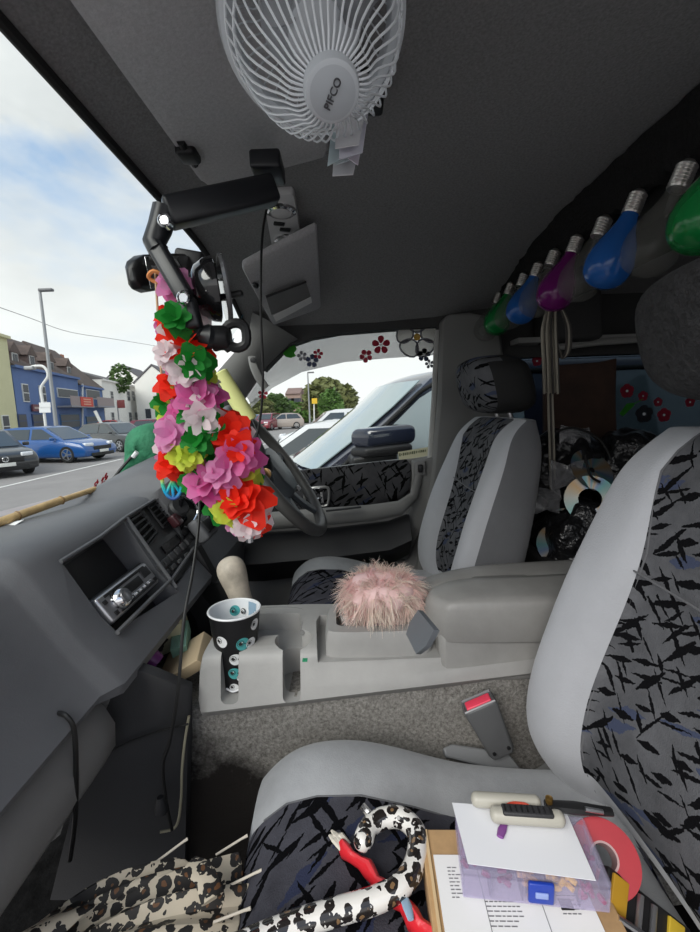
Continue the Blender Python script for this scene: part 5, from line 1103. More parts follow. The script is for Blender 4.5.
def car(name, label, loc, fwd, L, W, Hh, paint, kind='hatch', plates=True, spokes=5):
    loc = V(loc); f = V((fwd[0], fwd[1], 0)).normalized(); s = V((0, 0, 1)).cross(f); up = V((0, 0, 1))
    r = thing(name, label, 'car', loc)
    def T(l, w, z): return loc + f*l + s*w + up*z
    lowp = [(-.47, .16), (-.495, .22), (-.5, .40), (-.49, .58), (-.44, .635), (0, .635), (.20, .62), (.36, .575), (.45, .50), (.49, .40), (.5, .28), (.485, .16), (.42, .13), (-.42, .13)]
    gh = {'hatch': [(-.475, .60), (-.43, .80), (-.36, .95), (-.22, .99), (-.05, 1.0), (.05, .965), (.26, .60)], 'suv': [(-.49, .60), (-.475, .84), (-.44, .96), (-.2, 1.0), (0, .99), (.08, .95), (.25, .60)],
          'saloon': [(-.42, .60), (-.28, .90), (-.18, .98), (-.05, 1.0), (.04, .965), (.26, .60)]}[kind]
    cz_ = sum(z for l, z in lowp)/len(lowp)
    mb = MB(); mb.loft([[T(l*L*kx, w*W/2, ((z-cz_)*kz+cz_)*Hh) for l, z in lowp] for w, kx, kz in ((-1, .955, .80), (-.97, .975, .93), (-.86, .99, .985), (-.5, 1, 1), (.5, 1, 1), (.86, .99, .985), (.97, .975, .93), (1, .955, .80))])
    mb.build('body', paint, r, ang=50)
    def gw(z): return W/2*(.90 - .20*(z-.6)/.4)
    mb = MB(); mb.loft([[T(l*L*kx, k*gw(z)*Hh/Hh, min(z, zt)*Hh) for l, z in gh] for k, kx, zt in ((-1, 1, .985), (-.9, 1, 1), (.9, 1, 1), (1, 1, .985))]); rf = mb.build('roof_shell', paint, r, ang=50)
    front = [g for g in gh if g[0] > -.06]; lf, zf = gh[-1]; lt, zt = gh[-2]
    g_ = []
    for k in (-.86, -.4, 0, .4, .86): g_.append([T(lerp(lt, lf, t)*L+.012, k*gw(lerp(zt, zf, t)), lerp(zt, zf, t)*Hh+.012) for t in (.05, .5, .93)])
    mb = MB(); mb.sheet(g_, .008); mb.build('windscreen', m_cglass, rf)
    lb, zb = gh[0]; l2, z2 = gh[2 if kind != 'saloon' else 1]
    mb = MB(); mb.sheet([[T(lerp(l2, lb, t)*L-.014, k*gw(lerp(z2, zb, t)), lerp(z2, zb, t)*Hh+.006) for t in (.1, .9)] for k in (-.82, 0, .82)], .008); mb.build('rear_window', m_cglass, rf)
    for sd in (-1, 1):
        def sp(l, z): return T(l*L, sd*(gw(z)+.006), z*Hh)
        zl, zh = .645, .925; fl = lambda z: lerp(lf, lt, (z-zf)/(zt-zf))-.035; rl = lambda z: lerp(lb, l2, (z-zb)/(z2-zb))+.04
        for q in ([(fl(zl), zl), (fl(zh), zh), (-.055, zh), (-.055, zl)], [(-.08, zl), (-.08, zh), (max(rl(zh), -.36), zh), (rl(zl), zl)]):
            mb = MB(); mb.prism([sp(*p) for p in q], s*(sd*.008)); mb.build('side_window', m_cglass, rf)
        mb = MB(); c = T(.185*L, sd*(W*.5+.06), .66*Hh); mb.obox(c, f*.10, s*.18, up*.12, .03); mb.build('wing_mirror', paint, r)
        for lw in (.30, -.30):
            c = T(lw*L, sd*(W/2-.10), .33); mb = MB(); mb.lathe([(.20, -.11), (.31, -.11), (.33, -.08), (.33, .08), (.31, .11), (.21, .11), (.20, .09)], c, s*sd, 28); wh = mb.build('wheel', m_tyre, r)
            mb = MB(); mb.lathe([(.215, .08), (.22, .112), (.205, .115), (.20, .09)], c, s*sd, 28, caps=False); mb.lathe([(.05, .06), (.05, .105), (.02, .11)], c, s*sd, 12)
            for k in range(spokes):
                a = 2*math.pi*k/spokes; d = f*math.cos(a)+up*math.sin(a); mb.obox(c+d*.13+s*(sd*.10), d*.17, (f*-math.sin(a)+up*math.cos(a))*.05, s*.02)
            mb.build('alloy_rim', m_rim, wh)
        mb = MB(); c = T(.462*L, sd*W*.34, .475*Hh); mb.obox(c, f*.16, (s*1+f*(-.35*sd))*.34, up*.13, .04); mb.build('headlight', m_lite, r)
        mb = MB(); mb.obox(T(-.485*L, sd*W*.38, .52*Hh), f*.06, s*.26, up*.2, .02); mb.build('tail_light', M('tail red', (.35, .01, .01), .2), r)
    mb = MB(); mb.obox(T(.494*L, 0, .37*Hh), f*.03, s*W*.55, up*.16, .02); gl_ = mb.build('front_grille', m_black, r)
    mb = MB(); mb.obox(T(.494*L, 0, .20*Hh), f*.03, s*W*.7, up*.14, .02); mb.build('lower_intake', m_black, r)
    if plates: mb = MB(); mb.obox(T(.507*L, 0, .285*Hh), f*.015, s*.5, up*.11, .004); mb.build('number_plate', m_plate, r)
    return r, T
def paint(n, c): return M(n, c, .28, coat=.8)
cb0_ = PZ(72, 463, GZ); fw = V((-.16, -1, 0)).normalized()
car('parked_car', 'bright blue estate car parked side on across the road, left of the cab', cb0_ - fw*1.35 + V((.85, 0, 0)), fw, 4.5, 1.8, 1.45, paint('blue paint', (.01, .085, .30)), 'hatch')
bw_ = PZ(14, 478, GZ); fw = V((-.62, -.80, 0)).normalized()
r_, T_ = car('parked_car', 'black car with a white front number plate at the far left edge', bw_ - fw*1.9 + V((.1, .35, 0)), fw, 4.3, 1.8, 1.45, paint('black paint', (.012, .013, .016)), 'hatch')
mb = MB(); x, y, z = frame_of(fw); c = T_(.512*4.3, 0, .40*1.45); mb.tube([c+(x*math.cos(a)+y*math.sin(a))*.075 for a in [k*math.pi/10 for k in range(20)]], .010, 6, loop=True); mb.tube([c+x*-.05+y*.045, c+x*-.018-y*.055, c+y*.02, c+x*.018-y*.055, c+x*.05+y*.045], .008, 6); mb.build('front_emblem', m_chrome, r_)
fw = V((-.45, -.9, 0)).normalized(); car('parked_car', 'dark grey car parked behind the bright blue one', PZ(92, 455, GZ) + V((2.4, 0, 0)), fw, 4.5, 1.8, 1.45, paint('dark grey paint', (.05, .052, .055)), 'hatch')
fw = V((.1, -1, 0)).normalized(); car('parked_car', 'small bright red car in front of the blue shop front', PZ(117, 434, GZ), fw, 3.6, 1.65, 1.4, paint('red paint', (.45, .012, .02)), 'hatch')
car('parked_car', 'dark burgundy car half hidden behind the green umbrella cloth', PZ(160, 438, GZ), V((.3, -1, 0)), 4.0, 1.7, 1.45, paint('burgundy paint', (.14, .012, .03)), 'suv')
# cars seen through the driver window
car('parked_car', 'white hatchback in the row beyond the dark neighbour car, nearest of the white ones', (8.0, .5, GZ), (.0, 1), 4.2, 1.75, 1.55, paint('white paint', (.72, .73, .74)), 'hatch')
car('parked_car', 'silver car with its bonnet showing just past the dark neighbour car', (5.75, .1, GZ), (.02, 1), 4.2, 1.75, 1.46, paint('silver paint', (.50, .51, .53)), 'hatch')
car('parked_car', 'white car seen side on near the hedge, furthest of the white ones', (16, .45, GZ), (-.12, 1), 4.2, 1.75, 1.74, paint('white paint', (.72, .73, .74)), 'suv')
car('parked_car', 'tiny dark red car far across the car park', PZ(268, 430, GZ), (-1, .2), 3.9, 1.7, 1.55, paint('dark red paint', (.22, .015, .03)), 'suv')
car('parked_car', 'tiny blue car far across the car park, left of the dark red one', PZ(256, 430, GZ), (-1, .2), 3.9, 1.7, 1.45, paint('mid blue paint', (.03, .12, .35)), 'hatch')
car('parked_car', 'small beige car far away between the dark red one and the hedge', PZ(283, 429, GZ), (-.3, 1), 3.9, 1.7, 1.5, paint('beige paint', (.42, .36, .32)), 'hatch')
# ------------------------------------------------------------------ big dark neighbour car close alongside
nb = thing('people_carrier', 'large dark people carrier parked close beside the driver door with a windscreen coloured as teal sky reflection', 'car', (3.35, -.9, GZ))
m_np = M('dark plum paint', (.020, .022, .038), .22, coat=.8, spec=.6)
WX0, WX1 = 2.42, 4.22; WC = (WX0+WX1)/2
def tx(k, z): # k -1 near .. 1 far
    hw = (WX1-WX0)/2; return WC + k*(hw - max(0, (z+.35))*.20)
def nl(k): return .26*(1-k*k)
low_ = [(1.45, -1.42), (1.62, -1.2), (1.62, -.92), (1.45, -.72), (1.1, -.57), (.22, -.36), (-.6, -.33), (-3.4, -.28), (-3.55, -.5), (-3.55, -1.3), (-3.4, -1.42)]
mb = MB(); mb.loft([[V((tx(k, -.4), y*(1 if y < .3 else .95+.05*(1-abs(k)))+(nl(k) if y > .1 else 0), (z+.9)*sc-.9)) for y, z in low_] for k, sc in ((-1, .86), (-.985, .94), (-.93, .985), (-.6, 1), (0, 1.02), (.6, 1), (.93, .985), (1, .86))]); mb.build('body', m_np, nb, ang=50)
ghp = [(.18, -.37), (-.10, -.17), (-.30, -.01), (-.47, .15), (-.60, .20), (-.85, .235), (-2.2, .245), (-3.1, .215), (-3.3, .14), (-3.45, -.3)]
mb = MB(); mb.loft([[V((tx(k, z), y + (nl(k)*(1-.2*(z+.37)) if i < 6 else 0), min(z, zt))) for i, (y, z) in enumerate(ghp)] for k, zt in ((-1, .205), (-.95, .235), (-.5, .3), (0, .3), (.5, .3), (.95, .235), (1, .205))]); rs_ = mb.build('roof_shell', m_np, nb, ang=50)
mb = MB(); g_ = []
for k in (-.93, -.7, -.4, 0, .4, .7, .93): g_.append([V((tx(k, z), y + nl(k)*(1-.2*(z+.37)) + .012, z+.012)) for y, z in ((.155, -.355), (-.10, -.17), (-.30, -.01), (-.46, .135))])
mb.sheet(g_, .006); mb.build('windscreen', M('windscreen coloured as teal sky reflection', (.30, .38, .39), .05, spec=.8, coat=.7), rs_)  # light teal base colour imitates sky reflected in the screen
m_ng = M('dark side glass', (.10, .13, .14), .05, spec=.9, coat=.6)
def nside(y, z): return V((tx(-1, z)-.008, y, z))
mb = MB(); mb.prism([nside(y, z) for y, z in ((-.02, -.31), (-.40, .04), (-.58, .145), (-.98, .155), (-.98, -.31))], (-.004, 0, 0)); mb.build('front_side_window', M('side glass coloured as bright sky', (.34, .40, .42), .05, spec=.9, coat=.6), rs_)  # opaque pale colour stands for bright sky showing through this window
mb = MB(); mb.prism([nside(y, z) for y, z in ((-1.10, -.31), (-1.10, .155), (-2.0, .16), (-2.0, -.31))], (-.004, 0, 0)); mb.build('middle_side_window', m_ng, rs_)
mb = MB(); mb.prism([nside(y, z) for y, z in ((-2.1, -.31), (-2.1, .16), (-3.0, .13), (-3.1, -.3))], (-.004, 0, 0)); mb.build('rear_side_window', m_ng, rs_)
mb = MB(); mb.tube([nside(.06, -.335)+V((-.01, 0, 0)), nside(-.40, .075)+V((-.012, 0, 0)), nside(-.58, .175)+V((-.012, 0, 0)), nside(-3.0, .175)+V((-.012, 0, 0))], .011, 8); mb.build('door_seal', m_blacksoft, rs_)
mb = MB(); mb.tube([nside(.0, -.335)+V((-.012, 0, 0)), nside(-3.1, -.33)+V((-.012, 0, 0))], .012, 8); mb.build('waist_seal', m_blacksoft, rs_)
mb = MB(); mb.tube([V((tx(-.8, .2), -.62, .245)), V((tx(-.8, .2), -3.0, .255))], .018, 8); mb.build('roof_rail', m_steel, rs_)
mc_ = P(383, 440, 2.28); mm = mb = MB(); mb.obox(mc_+V((0, 0, .02)), (.10, .10, 0), (.0, -.26, .02), (0, 0, .10), .035); mi = mb.build('wing_mirror', M('deep blue paint', (.012, .017, .034), .15, coat=1), nb)
mb = MB(); mb.obox(P(381, 450, 2.27), (.10, .08, 0), (0, -.25, .02), (0, 0, .05), .02); mb.build('mirror_underside', m_black, mi)
mb = MB(); mb.obox(P(372, 460, 2.35), (.2, .02, 0), (0, -.24, .02), (0, 0, .08), .02); mb.build('mirror_foot', m_black, mi)
for d_ in (0, .9):
    mb = MB(); a = V((2.75+d_, .62, -.42)); mb.tube([a, a+V((.10, -.12, .03)), a+V((.5, -.16, .035))], [.014, .012, .007], 6); mb.build('wiper', m_black, nb)
mb = MB(); c = V((WX0+.05, .95, GZ+.34)); mb.lathe([(.2, -.1), (.34, -.1), (.34, .1), (.2, .1)], c, (-1, 0, 0), 28); mb.build('wheel', m_tyre, nb)
mb = MB(); c = V((WX0+.05, -2.4, GZ+.34)); mb.lathe([(.2, -.1), (.34, -.1), (.34, .1), (.2, .1)], c, (-1, 0, 0), 28); mb.build('wheel', m_tyre, nb)
# ------------------------------------------------------------------ the street on the left
F0 = V((30, 30*350/F, 0)); F1 = V((52, 52*245/F, 0)); fd = (F1-F0); fd.z = 0; fd.normalize(); fnn = V((0, 0, 1)).cross(fd)
if fnn.y > 0: fnn = -fnn
def FP(px, py, off=0): return PP(px, py, F0+fnn*off, fnn)
def fu(px, py=420): return (FP(px, py)-F0).dot(fd)
def fz_(px, py): return FP(px, py).z
def FL(u, z, off=0): return F0+fd*u+V((0, 0, z))+fnn*off
m_bwin = M('dark window pane', (.035, .042, .055), .45); m_wfr = M('white window frame', (.75, .75, .73), .6); m_roof = M('brown roof tiles', (.115, .085, .075), .85, bump=(3, .6, .05), var=(2, .3))
def house(name, label, u0, u1, ze, zr, wall, depth=9, chim=(), roofm=None):
    r = thing(name, label, 'building', FL((u0+u1)/2, GZ, -depth/2))
    mb = MB(); mb.prism([FL(u0, GZ), FL(u1, GZ), FL(u1, ze), FL(u0, ze)], -fnn*depth); mb.build('walls', wall, r)
    o = .25
    mb = MB(); a = [FL(u0-.05, ze-.05, o), FL(u0-.05, zr, -depth/2), FL(u0-.05, ze-.05, -depth-o)]; mb.prism(a, fd*(u1-u0+.1)); mb.build('roof', roofm or m_roof, r)
    mb = MB(); mb.obox(FL((u0+u1)/2, ze-.12, .12), fd*(u1-u0), fnn*.3, V((0, 0, .2))); mb.build('eaves', M(name+' eaves', [c.default_value for c in [wall.node_tree.nodes['Principled BSDF'].inputs['Base Color']]][0][:3], .8), r)
    for u in chim:
        mb = MB(); mb.obox(FL(u, zr+.3, -depth/2), fd*.9, fnn*.7, V((0, 0, 1.5)), .03); c = mb.build('chimney', M('chimney brick', (.30, .12, .075), .9, var=(4, .3)), r)
        for k in (-.25, .25): mb = MB(); mb.lathe([(.13, 0), (.11, .45)], FL(u+k, zr+1.0, -depth/2), (0, 0, 1), 10); mb.build('chimney_pot', M('terracotta', (.35, .15, .09), .8), c)
    return r
def win(r, px0, py0, px1, py1, sill=True, frame=None, pane=None, bars=1):
    a, b = FP(px0, (py0+py1)/2), FP(px1, (py0+py1)/2); u0, u1 = (a-F0).dot(fd), (b-F0).dot(fd); z1, z0 = FP((px0+px1)/2, py0).z, FP((px0+px1)/2, py1).z
    um, zm, w, h = (u0+u1)/2, (z0+z1)/2, abs(u1-u0), abs(z1-z0)
    mb = MB(); mb.obox(FL(um, zm, .03), fd*w, fnn*.10, V((0, 0, h))); f = mb.build('window', frame or m_wfr, r)
    mb = MB(); mb.obox(FL(um, zm, .085), fd*(w-.14), fnn*.02, V((0, 0, h-.14))); mb.build('pane', pane or m_bwin, f)
    if bars: mb = MB(); mb.obox(FL(um, zm, .10), fd*(w-.1), fnn*.03, V((0, 0, .06))); mb.build('glazing_bar', frame or m_wfr, f)
    return f
m_yel = M('pale yellow render', (.66, .64, .40), .85, var=(.6, .06)); m_blu = M('blue painted render', (.11, .18, .38), .8, var=(.6, .1)); m_wht = M('white render', (.86, .84, .80), .85, var=(.5, .06))
hy = house('corner_house', 'pale yellow rendered house at the far left of the street', fu(-40), fu(17.5), fz_(6, 336), fz_(6, 336)+2.0, m_yel)
win(hy, 2, 415, 9, 438, pane=m_bwin)
zb_e = fz_(40, 370); hb_ = house('blue_terrace', 'long blue painted terrace with brown dormer roof and a red balcony banner', fu(18.5), fu(82), zb_e, zb_e+3.5, m_blu, 9, (fu(26),))
for q in ((22, 384, 28, 402), (39, 386, 45, 402)): win(hb_, *q)
for q in ((17.5, 414, 26, 428), (32, 414, 44, 430)): win(hb_, *q, frame=M('dark blue frame', (.03, .06, .16), .6))
win(hb_, 57, 389, 77, 398, bars=0); win(hb_, 60, 414, 79, 428, frame=M('shop blue', (.03, .12, .26), .6))
def dormer(r, px, py0, py1, w=1.5):
    u = fu(px, py1); z0, z1 = fz_(px, py1), fz_(px, py0); mb = MB(); mb.obox(FL(u, (z0+z1)/2, -1.4), fd*w, fnn*2.0, V((0, 0, z1-z0))); d = mb.build('dormer', M('dormer cheek', (.12, .085, .08), .8), r)
    mb = MB(); mb.prism([FL(u-w*.62, z1-.1, -.3), FL(u, z1+.75, -.3), FL(u+w*.62, z1-.1, -.3)], -fnn*2.6); mb.build('dormer_roof', m_roof, d)
    mb = MB(); mb.obox(FL(u, (z0+z1)/2, -.38), fd*w*.6, fnn*.06, V((0, 0, (z1-z0)*.8))); q = mb.build('dormer_window', m_wfr, d)
    for k in (-.5, .5): mb = MB(); mb.obox(FL(u+k*w*.26, (z0+z1)/2, -.34), fd*w*.2, fnn*.04, V((0, 0, (z1-z0)*.68))); mb.build('pane', m_bwin, q)
for px, y0, y1 in ((21.5, 352, 366), (38, 355, 367), (57, 361, 373), (74, 366, 377)): dormer(hb_, px, y0, y1)
def balcony(r, px0, py0, px1, py1, bann=None):
    a, b = FP(px0, py1), FP(px1, py1); u0, u1 = (a-F0).dot(fd), (b-F0).dot(fd); z0, z1 = FP((px0+px1)/2, py1).z, FP((px0+px1)/2, py0).z
    mb = MB(); mb.obox(FL((u0+u1)/2, z0, .6), fd*(u1-u0), fnn*1.2, V((0, 0, .15))); bl = mb.build('balcony', M('balcony grey', (.30, .30, .33), .7), r)
    mb = MB(); mb.obox(FL((u0+u1)/2, (z0+z1)/2, 1.15), fd*(u1-u0), fnn*.03, V((0, 0, z1-z0))); mb.build('balcony_front', M('balcony panel', (.33, .27, .27), .7), bl)
    if bann:
        mb = MB(); mb.obox(FL(lerp(u0, u1, bann[0]), (z0+z1)/2, 1.2), fd*(u1-u0)*bann[1], fnn*.03, V((0, 0, (z1-z0)*.95))); mb.build('red_banner', M('red banner', (.62, .07, .05), .7), bl)
        for k in range(3):
            mb = MB(); mb.obox(FL(lerp(u0, u1, bann[0]), lerp(z0, z1, .25+.25*k), 1.23), fd*(u1-u0)*bann[1]*.6, fnn*.02, V((0, 0, .12))); mb.build('banner_line', M('banner text', (.75, .4, .3), .7), bl)
balcony(hb_, 57, 397, 82, 407, (.66, .55))
mb = MB(); a = FP(36, 408); mb.obox(a+fnn*.15, fd*2.0, fnn*.12, V((0, 0, .55))); sg = mb.build('shop_sign', M('sign maroon', (.16, .05, .07), .6), hb_)
mb = MB(); mb.obox(a+fnn*.22, fd*1.6, fnn*.03, V((0, 0, .15))); mb.build('sign_line', M('sign pale', (.5, .4, .35), .6), sg)
hb2 = house('blue_terrace', 'narrow blue painted house with a grey balcony, between the blue terrace and the white houses', fu(82.6), fu(105), fz_(93, 387), fz_(93, 387)+4.4, m_blu, 9)
win(hb2, 86, 390, 99, 399, bars=0); win(hb2, 86, 416, 101, 428, frame=M('shop blue', (.03, .12, .26), .6)); balcony(hb2, 86, 398, 104, 407)
mb = MB(); mb.tube([FP(82.4, 384, .2), FP(82.4, 430, .2)], .09, 8); mb.build('drainpipe', m_wfr, hb_)
hw_ = house('white_house', 'white rendered house with two rows of small windows and a plant on its parapet', fu(105.5), fu(143), fz_(125, 384), fz_(125, 384)+1.6, m_wht, 9, (fu(110),), M('grey slate', (.14, .13, .13), .8))
for px in (111.5, 128, 133, 140): win(hw_, px-1.4, 391, px+1.4, 401)
for px in (112.5, 136, 130, 142): win(hw_, px-1.4, 412, px+1.4, 424)
pl0 = FP(122, 390, .3); pt_ = thing('parapet_shrub', 'bushy green shrub growing on the parapet of the white house', 'shrub', pl0)
random.seed(31)
def leaves(nm, c, rx, ry, rz, n, sz, mt, parent, kind=None):
    b = bmesh.new()
    for k in range(n):
        d = V((random.gauss(0, 1), random.gauss(0, 1), random.gauss(0, 1))).normalized()*random.uniform(.55, 1)**.5
        p = V((d.x*rx, d.y*ry, d.z*rz))*(1+.25*noise.noise(d*3+c)); x, y, z = frame_of((random.gauss(0, 1), random.gauss(0, 1), random.gauss(0, 1)+.01)); s = sz*random.uniform(.6, 1.3)
        f = b.faces.new([b.verts.new(p+x*s*i+y*s*.6*j) for i, j in ((-1, 0), (0, -1), (1, 0), (0, 1))])
    me = bpy.data.meshes.new(nm); b.to_mesh(me); b.free(); me.materials.append(mt); o = bpy.data.objects.new(nm, me); C.objects.link(o); o.parent = parent; o.location = V(c)-wl(parent); return o
m_leaf = M('leaf green', (.07, .13, .03), .7); m_leaf2 = M('olive leaf', (.14, .155, .05), .7); m_leaf3 = M('light leaf', (.10, .20, .04), .7); m_bark = M('bark', (.10, .075, .05), .9)
leaves('foliage', pl0+V((0, 0, 1.6)), 2.0, 1.2, 1.9, 500, .28, m_leaf, pt_); mb = MB(); mb.tube([pl0-V((0, 0, .2)), pl0+V((0, 0, 1.2))], .08, 6); mb.build('stem', m_bark, pt_)
def gable(px0, px1, pyb, pye, pyt, X, lab, chx=None):
    a, b = P(px0, pyb, X), P(px1, pyb, X); zb_ = GZ; ze, zt = P((px0+px1)/2, pye, X).z, P((px0+px1)/2, pyt, X).z
    r = thing('gabled_house', lab, 'building', (X+4, (a.y+b.y)/2, GZ)); dx = V((12, 2.0, 0))
    mb = MB(); mb.prism([V((X, a.y, zb_)), V((X, b.y, zb_)), V((X, b.y, ze)), V((X, (a.y+b.y)/2, zt)), V((X, a.y, ze))], dx); w = mb.build('walls', m_wht, r)
    for (p, q) in ((a, b), (b, a)):
        e = V((X-.1, p.y+(p.y-q.y)*.03, ze-.15)); t_ = V((X-.1, (a.y+b.y)/2, zt+.1)); mb = MB(); mb.prism([e, t_, t_+V((0, 0, .25)), e+V((0, 0, .25))], dx*1.02); mb.build('roof_slope', M('slate', (.13, .12, .13), .8), r)
    for k in (.3, .6):
        mb = MB(); c = V((X-.03, lerp(a.y, b.y, k), lerp(zb_, ze, .3))); mb.obox(c, (.1, 0, 0), (0, 1.0, 0), (0, 0, 1.6)); f = mb.build('window', m_wfr, r); mb = MB(); mb.obox(c-V((.06, 0, 0)), (.02, 0, 0), (0, .8, 0), (0, 0, 1.4)); mb.build('pane', m_bwin, f)
    return r
gable(112, 144, 430, 378, 366, 84, 'white gabled house standing behind the flat fronted white house')
gable(139, 176, 430, 382, 366, 66, 'big plain white gabled house at the right end of the street')
# lamp posts, sign posts, overhead wire
m_post = M('galvanised post', (.33, .34, .35), .5, .5)
def lamp(base_, hgt, label, name='street_lamp', arm=.6, r_=.08, side=(.0, -1, 0)):
    r = thing(name, label, 'street lamp', base_); b = V(base_)
    mb = MB(); mb.tube([b, b+V((0, 0, hgt*.25)), b+V((0, 0, hgt))], [r_*1.3, r_, r_*.7], 10); mb.build('post', m_post, r)
    sd = V(side).normalized(); mb = MB(); mb.obox(b+V((0, 0, hgt+.04))+sd*arm*.45, sd*arm, sd.cross(V((0, 0, 1)))*.22, V((0, 0, .12)), .04); mb.build('lamp_head', M('lamp head', (.16, .16, .17), .5), r)
    return r
b1_ = P(58, 440, 20); b1_.z = GZ; tz = P(46, 291, 20).z; lamp(b1_, tz-GZ, 'tall grey street lamp rising in front of the blue terrace')
bb = P(47, 436, 24); bb.z = GZ; l2_ = thing('swan_neck_lamp', 'short old fashioned curved lamp post before the blue terrace', 'street lamp', bb)
zt = P(42, 372, 24); mb = MB(); mb.tube(crv([bb, bb+V((0, 0, 2.5)), V((bb.x, bb.y, P(47, 388, 24).z)), P(48, 376, 24), P(44, 367, 24), P(36, 366, 24), P(31, 367, 24)], 5), .07, 8); mb.build('post', m_wfr, l2_); mb = MB(); mb.obox(P(30, 368, 24), (.3, 0, 0), (0, .5, 0), (0, 0, .2), .05); mb.build('lamp_head', m_post, l2_)
for k, (px, py, X) in enumerate(((47, 405, 23.9), (47, 410, 23.9))):
    mb = MB(); mb.obox(P(px-2, py, X), (.04, 0, 0), (0, .6, 0), (0, 0, .28)); mb.build('sign_plate', m_white, l2_)
b3 = P(309.5, 412, 40); b3.z = GZ; lamp(b3, P(309, 373, 40).z-GZ, 'thin grey lamp post standing by the hedge beyond the car park', r_=.08, arm=.6)
bs = P(120, 430, 50); bs.z = GZ; sp2 = thing('bracket_sign', 'small dark red square sign on a pole before the white house', 'sign', bs); mb = MB(); mb.tube([bs, V((bs.x, bs.y, P(120, 402, 50).z))], .07, 8); mb.build('pole', m_post, sp2); mb = MB(); mb.obox(P(121, 404, 49.9), (.06, 0, 0), (0, .85, 0), (0, 0, .9), .02); mb.build('sign_board', M('sign red brown', (.22, .05, .05), .6), sp2)
mb = MB(); mb.tube([P(95, 411, 34), P(102, 425, 34)], .12, 8); tag(mb.build('leaning_board', m_wfr), 'thin white slanting board leaning near the narrow blue house', 'board')
mb = MB(); wp_ = [P(-10, 304, 26), P(30, 318, 32), P(70, 332, 38), P(120, 340, 46), P(180, 350, 60)]; mb.tube(crv(wp_, 6), .02, 5); tag(mb.build('overhead_wire', m_black), 'thin overhead telephone wire crossing the sky above the terrace', 'wire')
bsg = P(314, 420, 42); bsg.z = GZ; ys = thing('yellow_sign', 'small yellow sign on a post by the hedge beside the thin lamp post', 'sign', bsg); mb = MB(); mb.tube([bsg, P(314, 402, 42)], .06, 8); mb.build('post', m_wfr, ys); mb = MB(); mb.obox(P(314.5, 401, 41.9), (.05, 0, 0), (0, .5, 0), (0, 0, .5)); mb.build('sign_board', M('sign yellow', (.75, .48, .03), .6), ys)
# trees, hedge and far houses beyond the car park
def tree(px, py0, py1, X, wpx, mt, label, n=900):
    b = P(px, py1, X); b.z = GZ; top = P(px, py0, X).z; rx = wpx/2/F*X; hc = (top-GZ)*.5
    r = thing('leafy_tree', label, 'tree', b, 'trees beyond the car park'); c = V((b.x, b.y, GZ+(top-GZ)*.55))
    leaves('crown', c, rx, rx, (top-GZ)*.45, n, .30*X/50+.12, mt, r); mb = MB(); mb.tube([b, c], [.22, .10], 8); mb.build('trunk', m_bark, r)
tree(326, 378, 414, 52, 42, m_leaf2, 'broad olive green tree, tallest of the trees left of the neighbour car roof', 1500)
tree(345, 386, 414, 50, 26, m_leaf2, 'olive tree right of the tallest one, touching the neighbour car windscreen edge')
tree(331, 391, 415, 44, 22, m_leaf3, 'small light green tree in front of the tallest olive tree')
tree(276, 394, 415, 56, 26, m_leaf, 'dark green tree at the left end of the tree line')
tree(262, 398, 416, 52, 22, m_leaf2, 'low olive tree furthest left beside the steering lock')
b = P(297, 414, 58); b.z = GZ; hg = thing('hedge', 'bright green clipped hedge at the back of the car park', 'hedge', b); leaves('foliage', V((b.x, b.y, GZ+1.3)), 1.6, 2.6, 1.5, 900, .28, m_leaf3, hg); mb = MB(); mb.box((b.x, b.y, GZ+.8), (1.6, 4, 1.5), .3); mb.build('inner_growth', m_leaf, hg)
def far_house(px0, px1, pyr, pye, X, label):
    a, b = P(px0, 410, X), P(px1, 410, X); ze, zr = P(px0, pye, X).z, P(px0, pyr, X).z
    r = thing('brick_house', label, 'building', (X+3, (a.y+b.y)/2, GZ)); mb = MB(); mb.prism([V((X, a.y, GZ)), V((X, b.y, GZ)), V((X, b.y, ze)), V((X, a.y, ze))], (8, 0, 0)); mb.build('walls', M('far brick', (.34, .24, .20), .9), r)
    mb = MB(); mb.prism([V((X-.3, a.y, ze)), V((X+4, a.y, zr)), V((X+8.3, a.y, ze))], (0, b.y-a.y, 0)); mb.build('roof', M('far roof', (.24, .16, .14), .9), r)
    for k in (.25, .7): mb = MB(); mb.obox(V((X-.03, lerp(a.y, b.y, k), ze-1.4)), (.1, 0, 0), (0, 1.6, 0), (0, 0, 1.3)); mb.build('window', m_bwin, r)
far_house(286, 301, 387, 394, 75, 'brown roofed far house left of the thin lamp post'); far_house(302, 313, 389, 394, 78, 'brown roofed far house directly behind the thin lamp post')
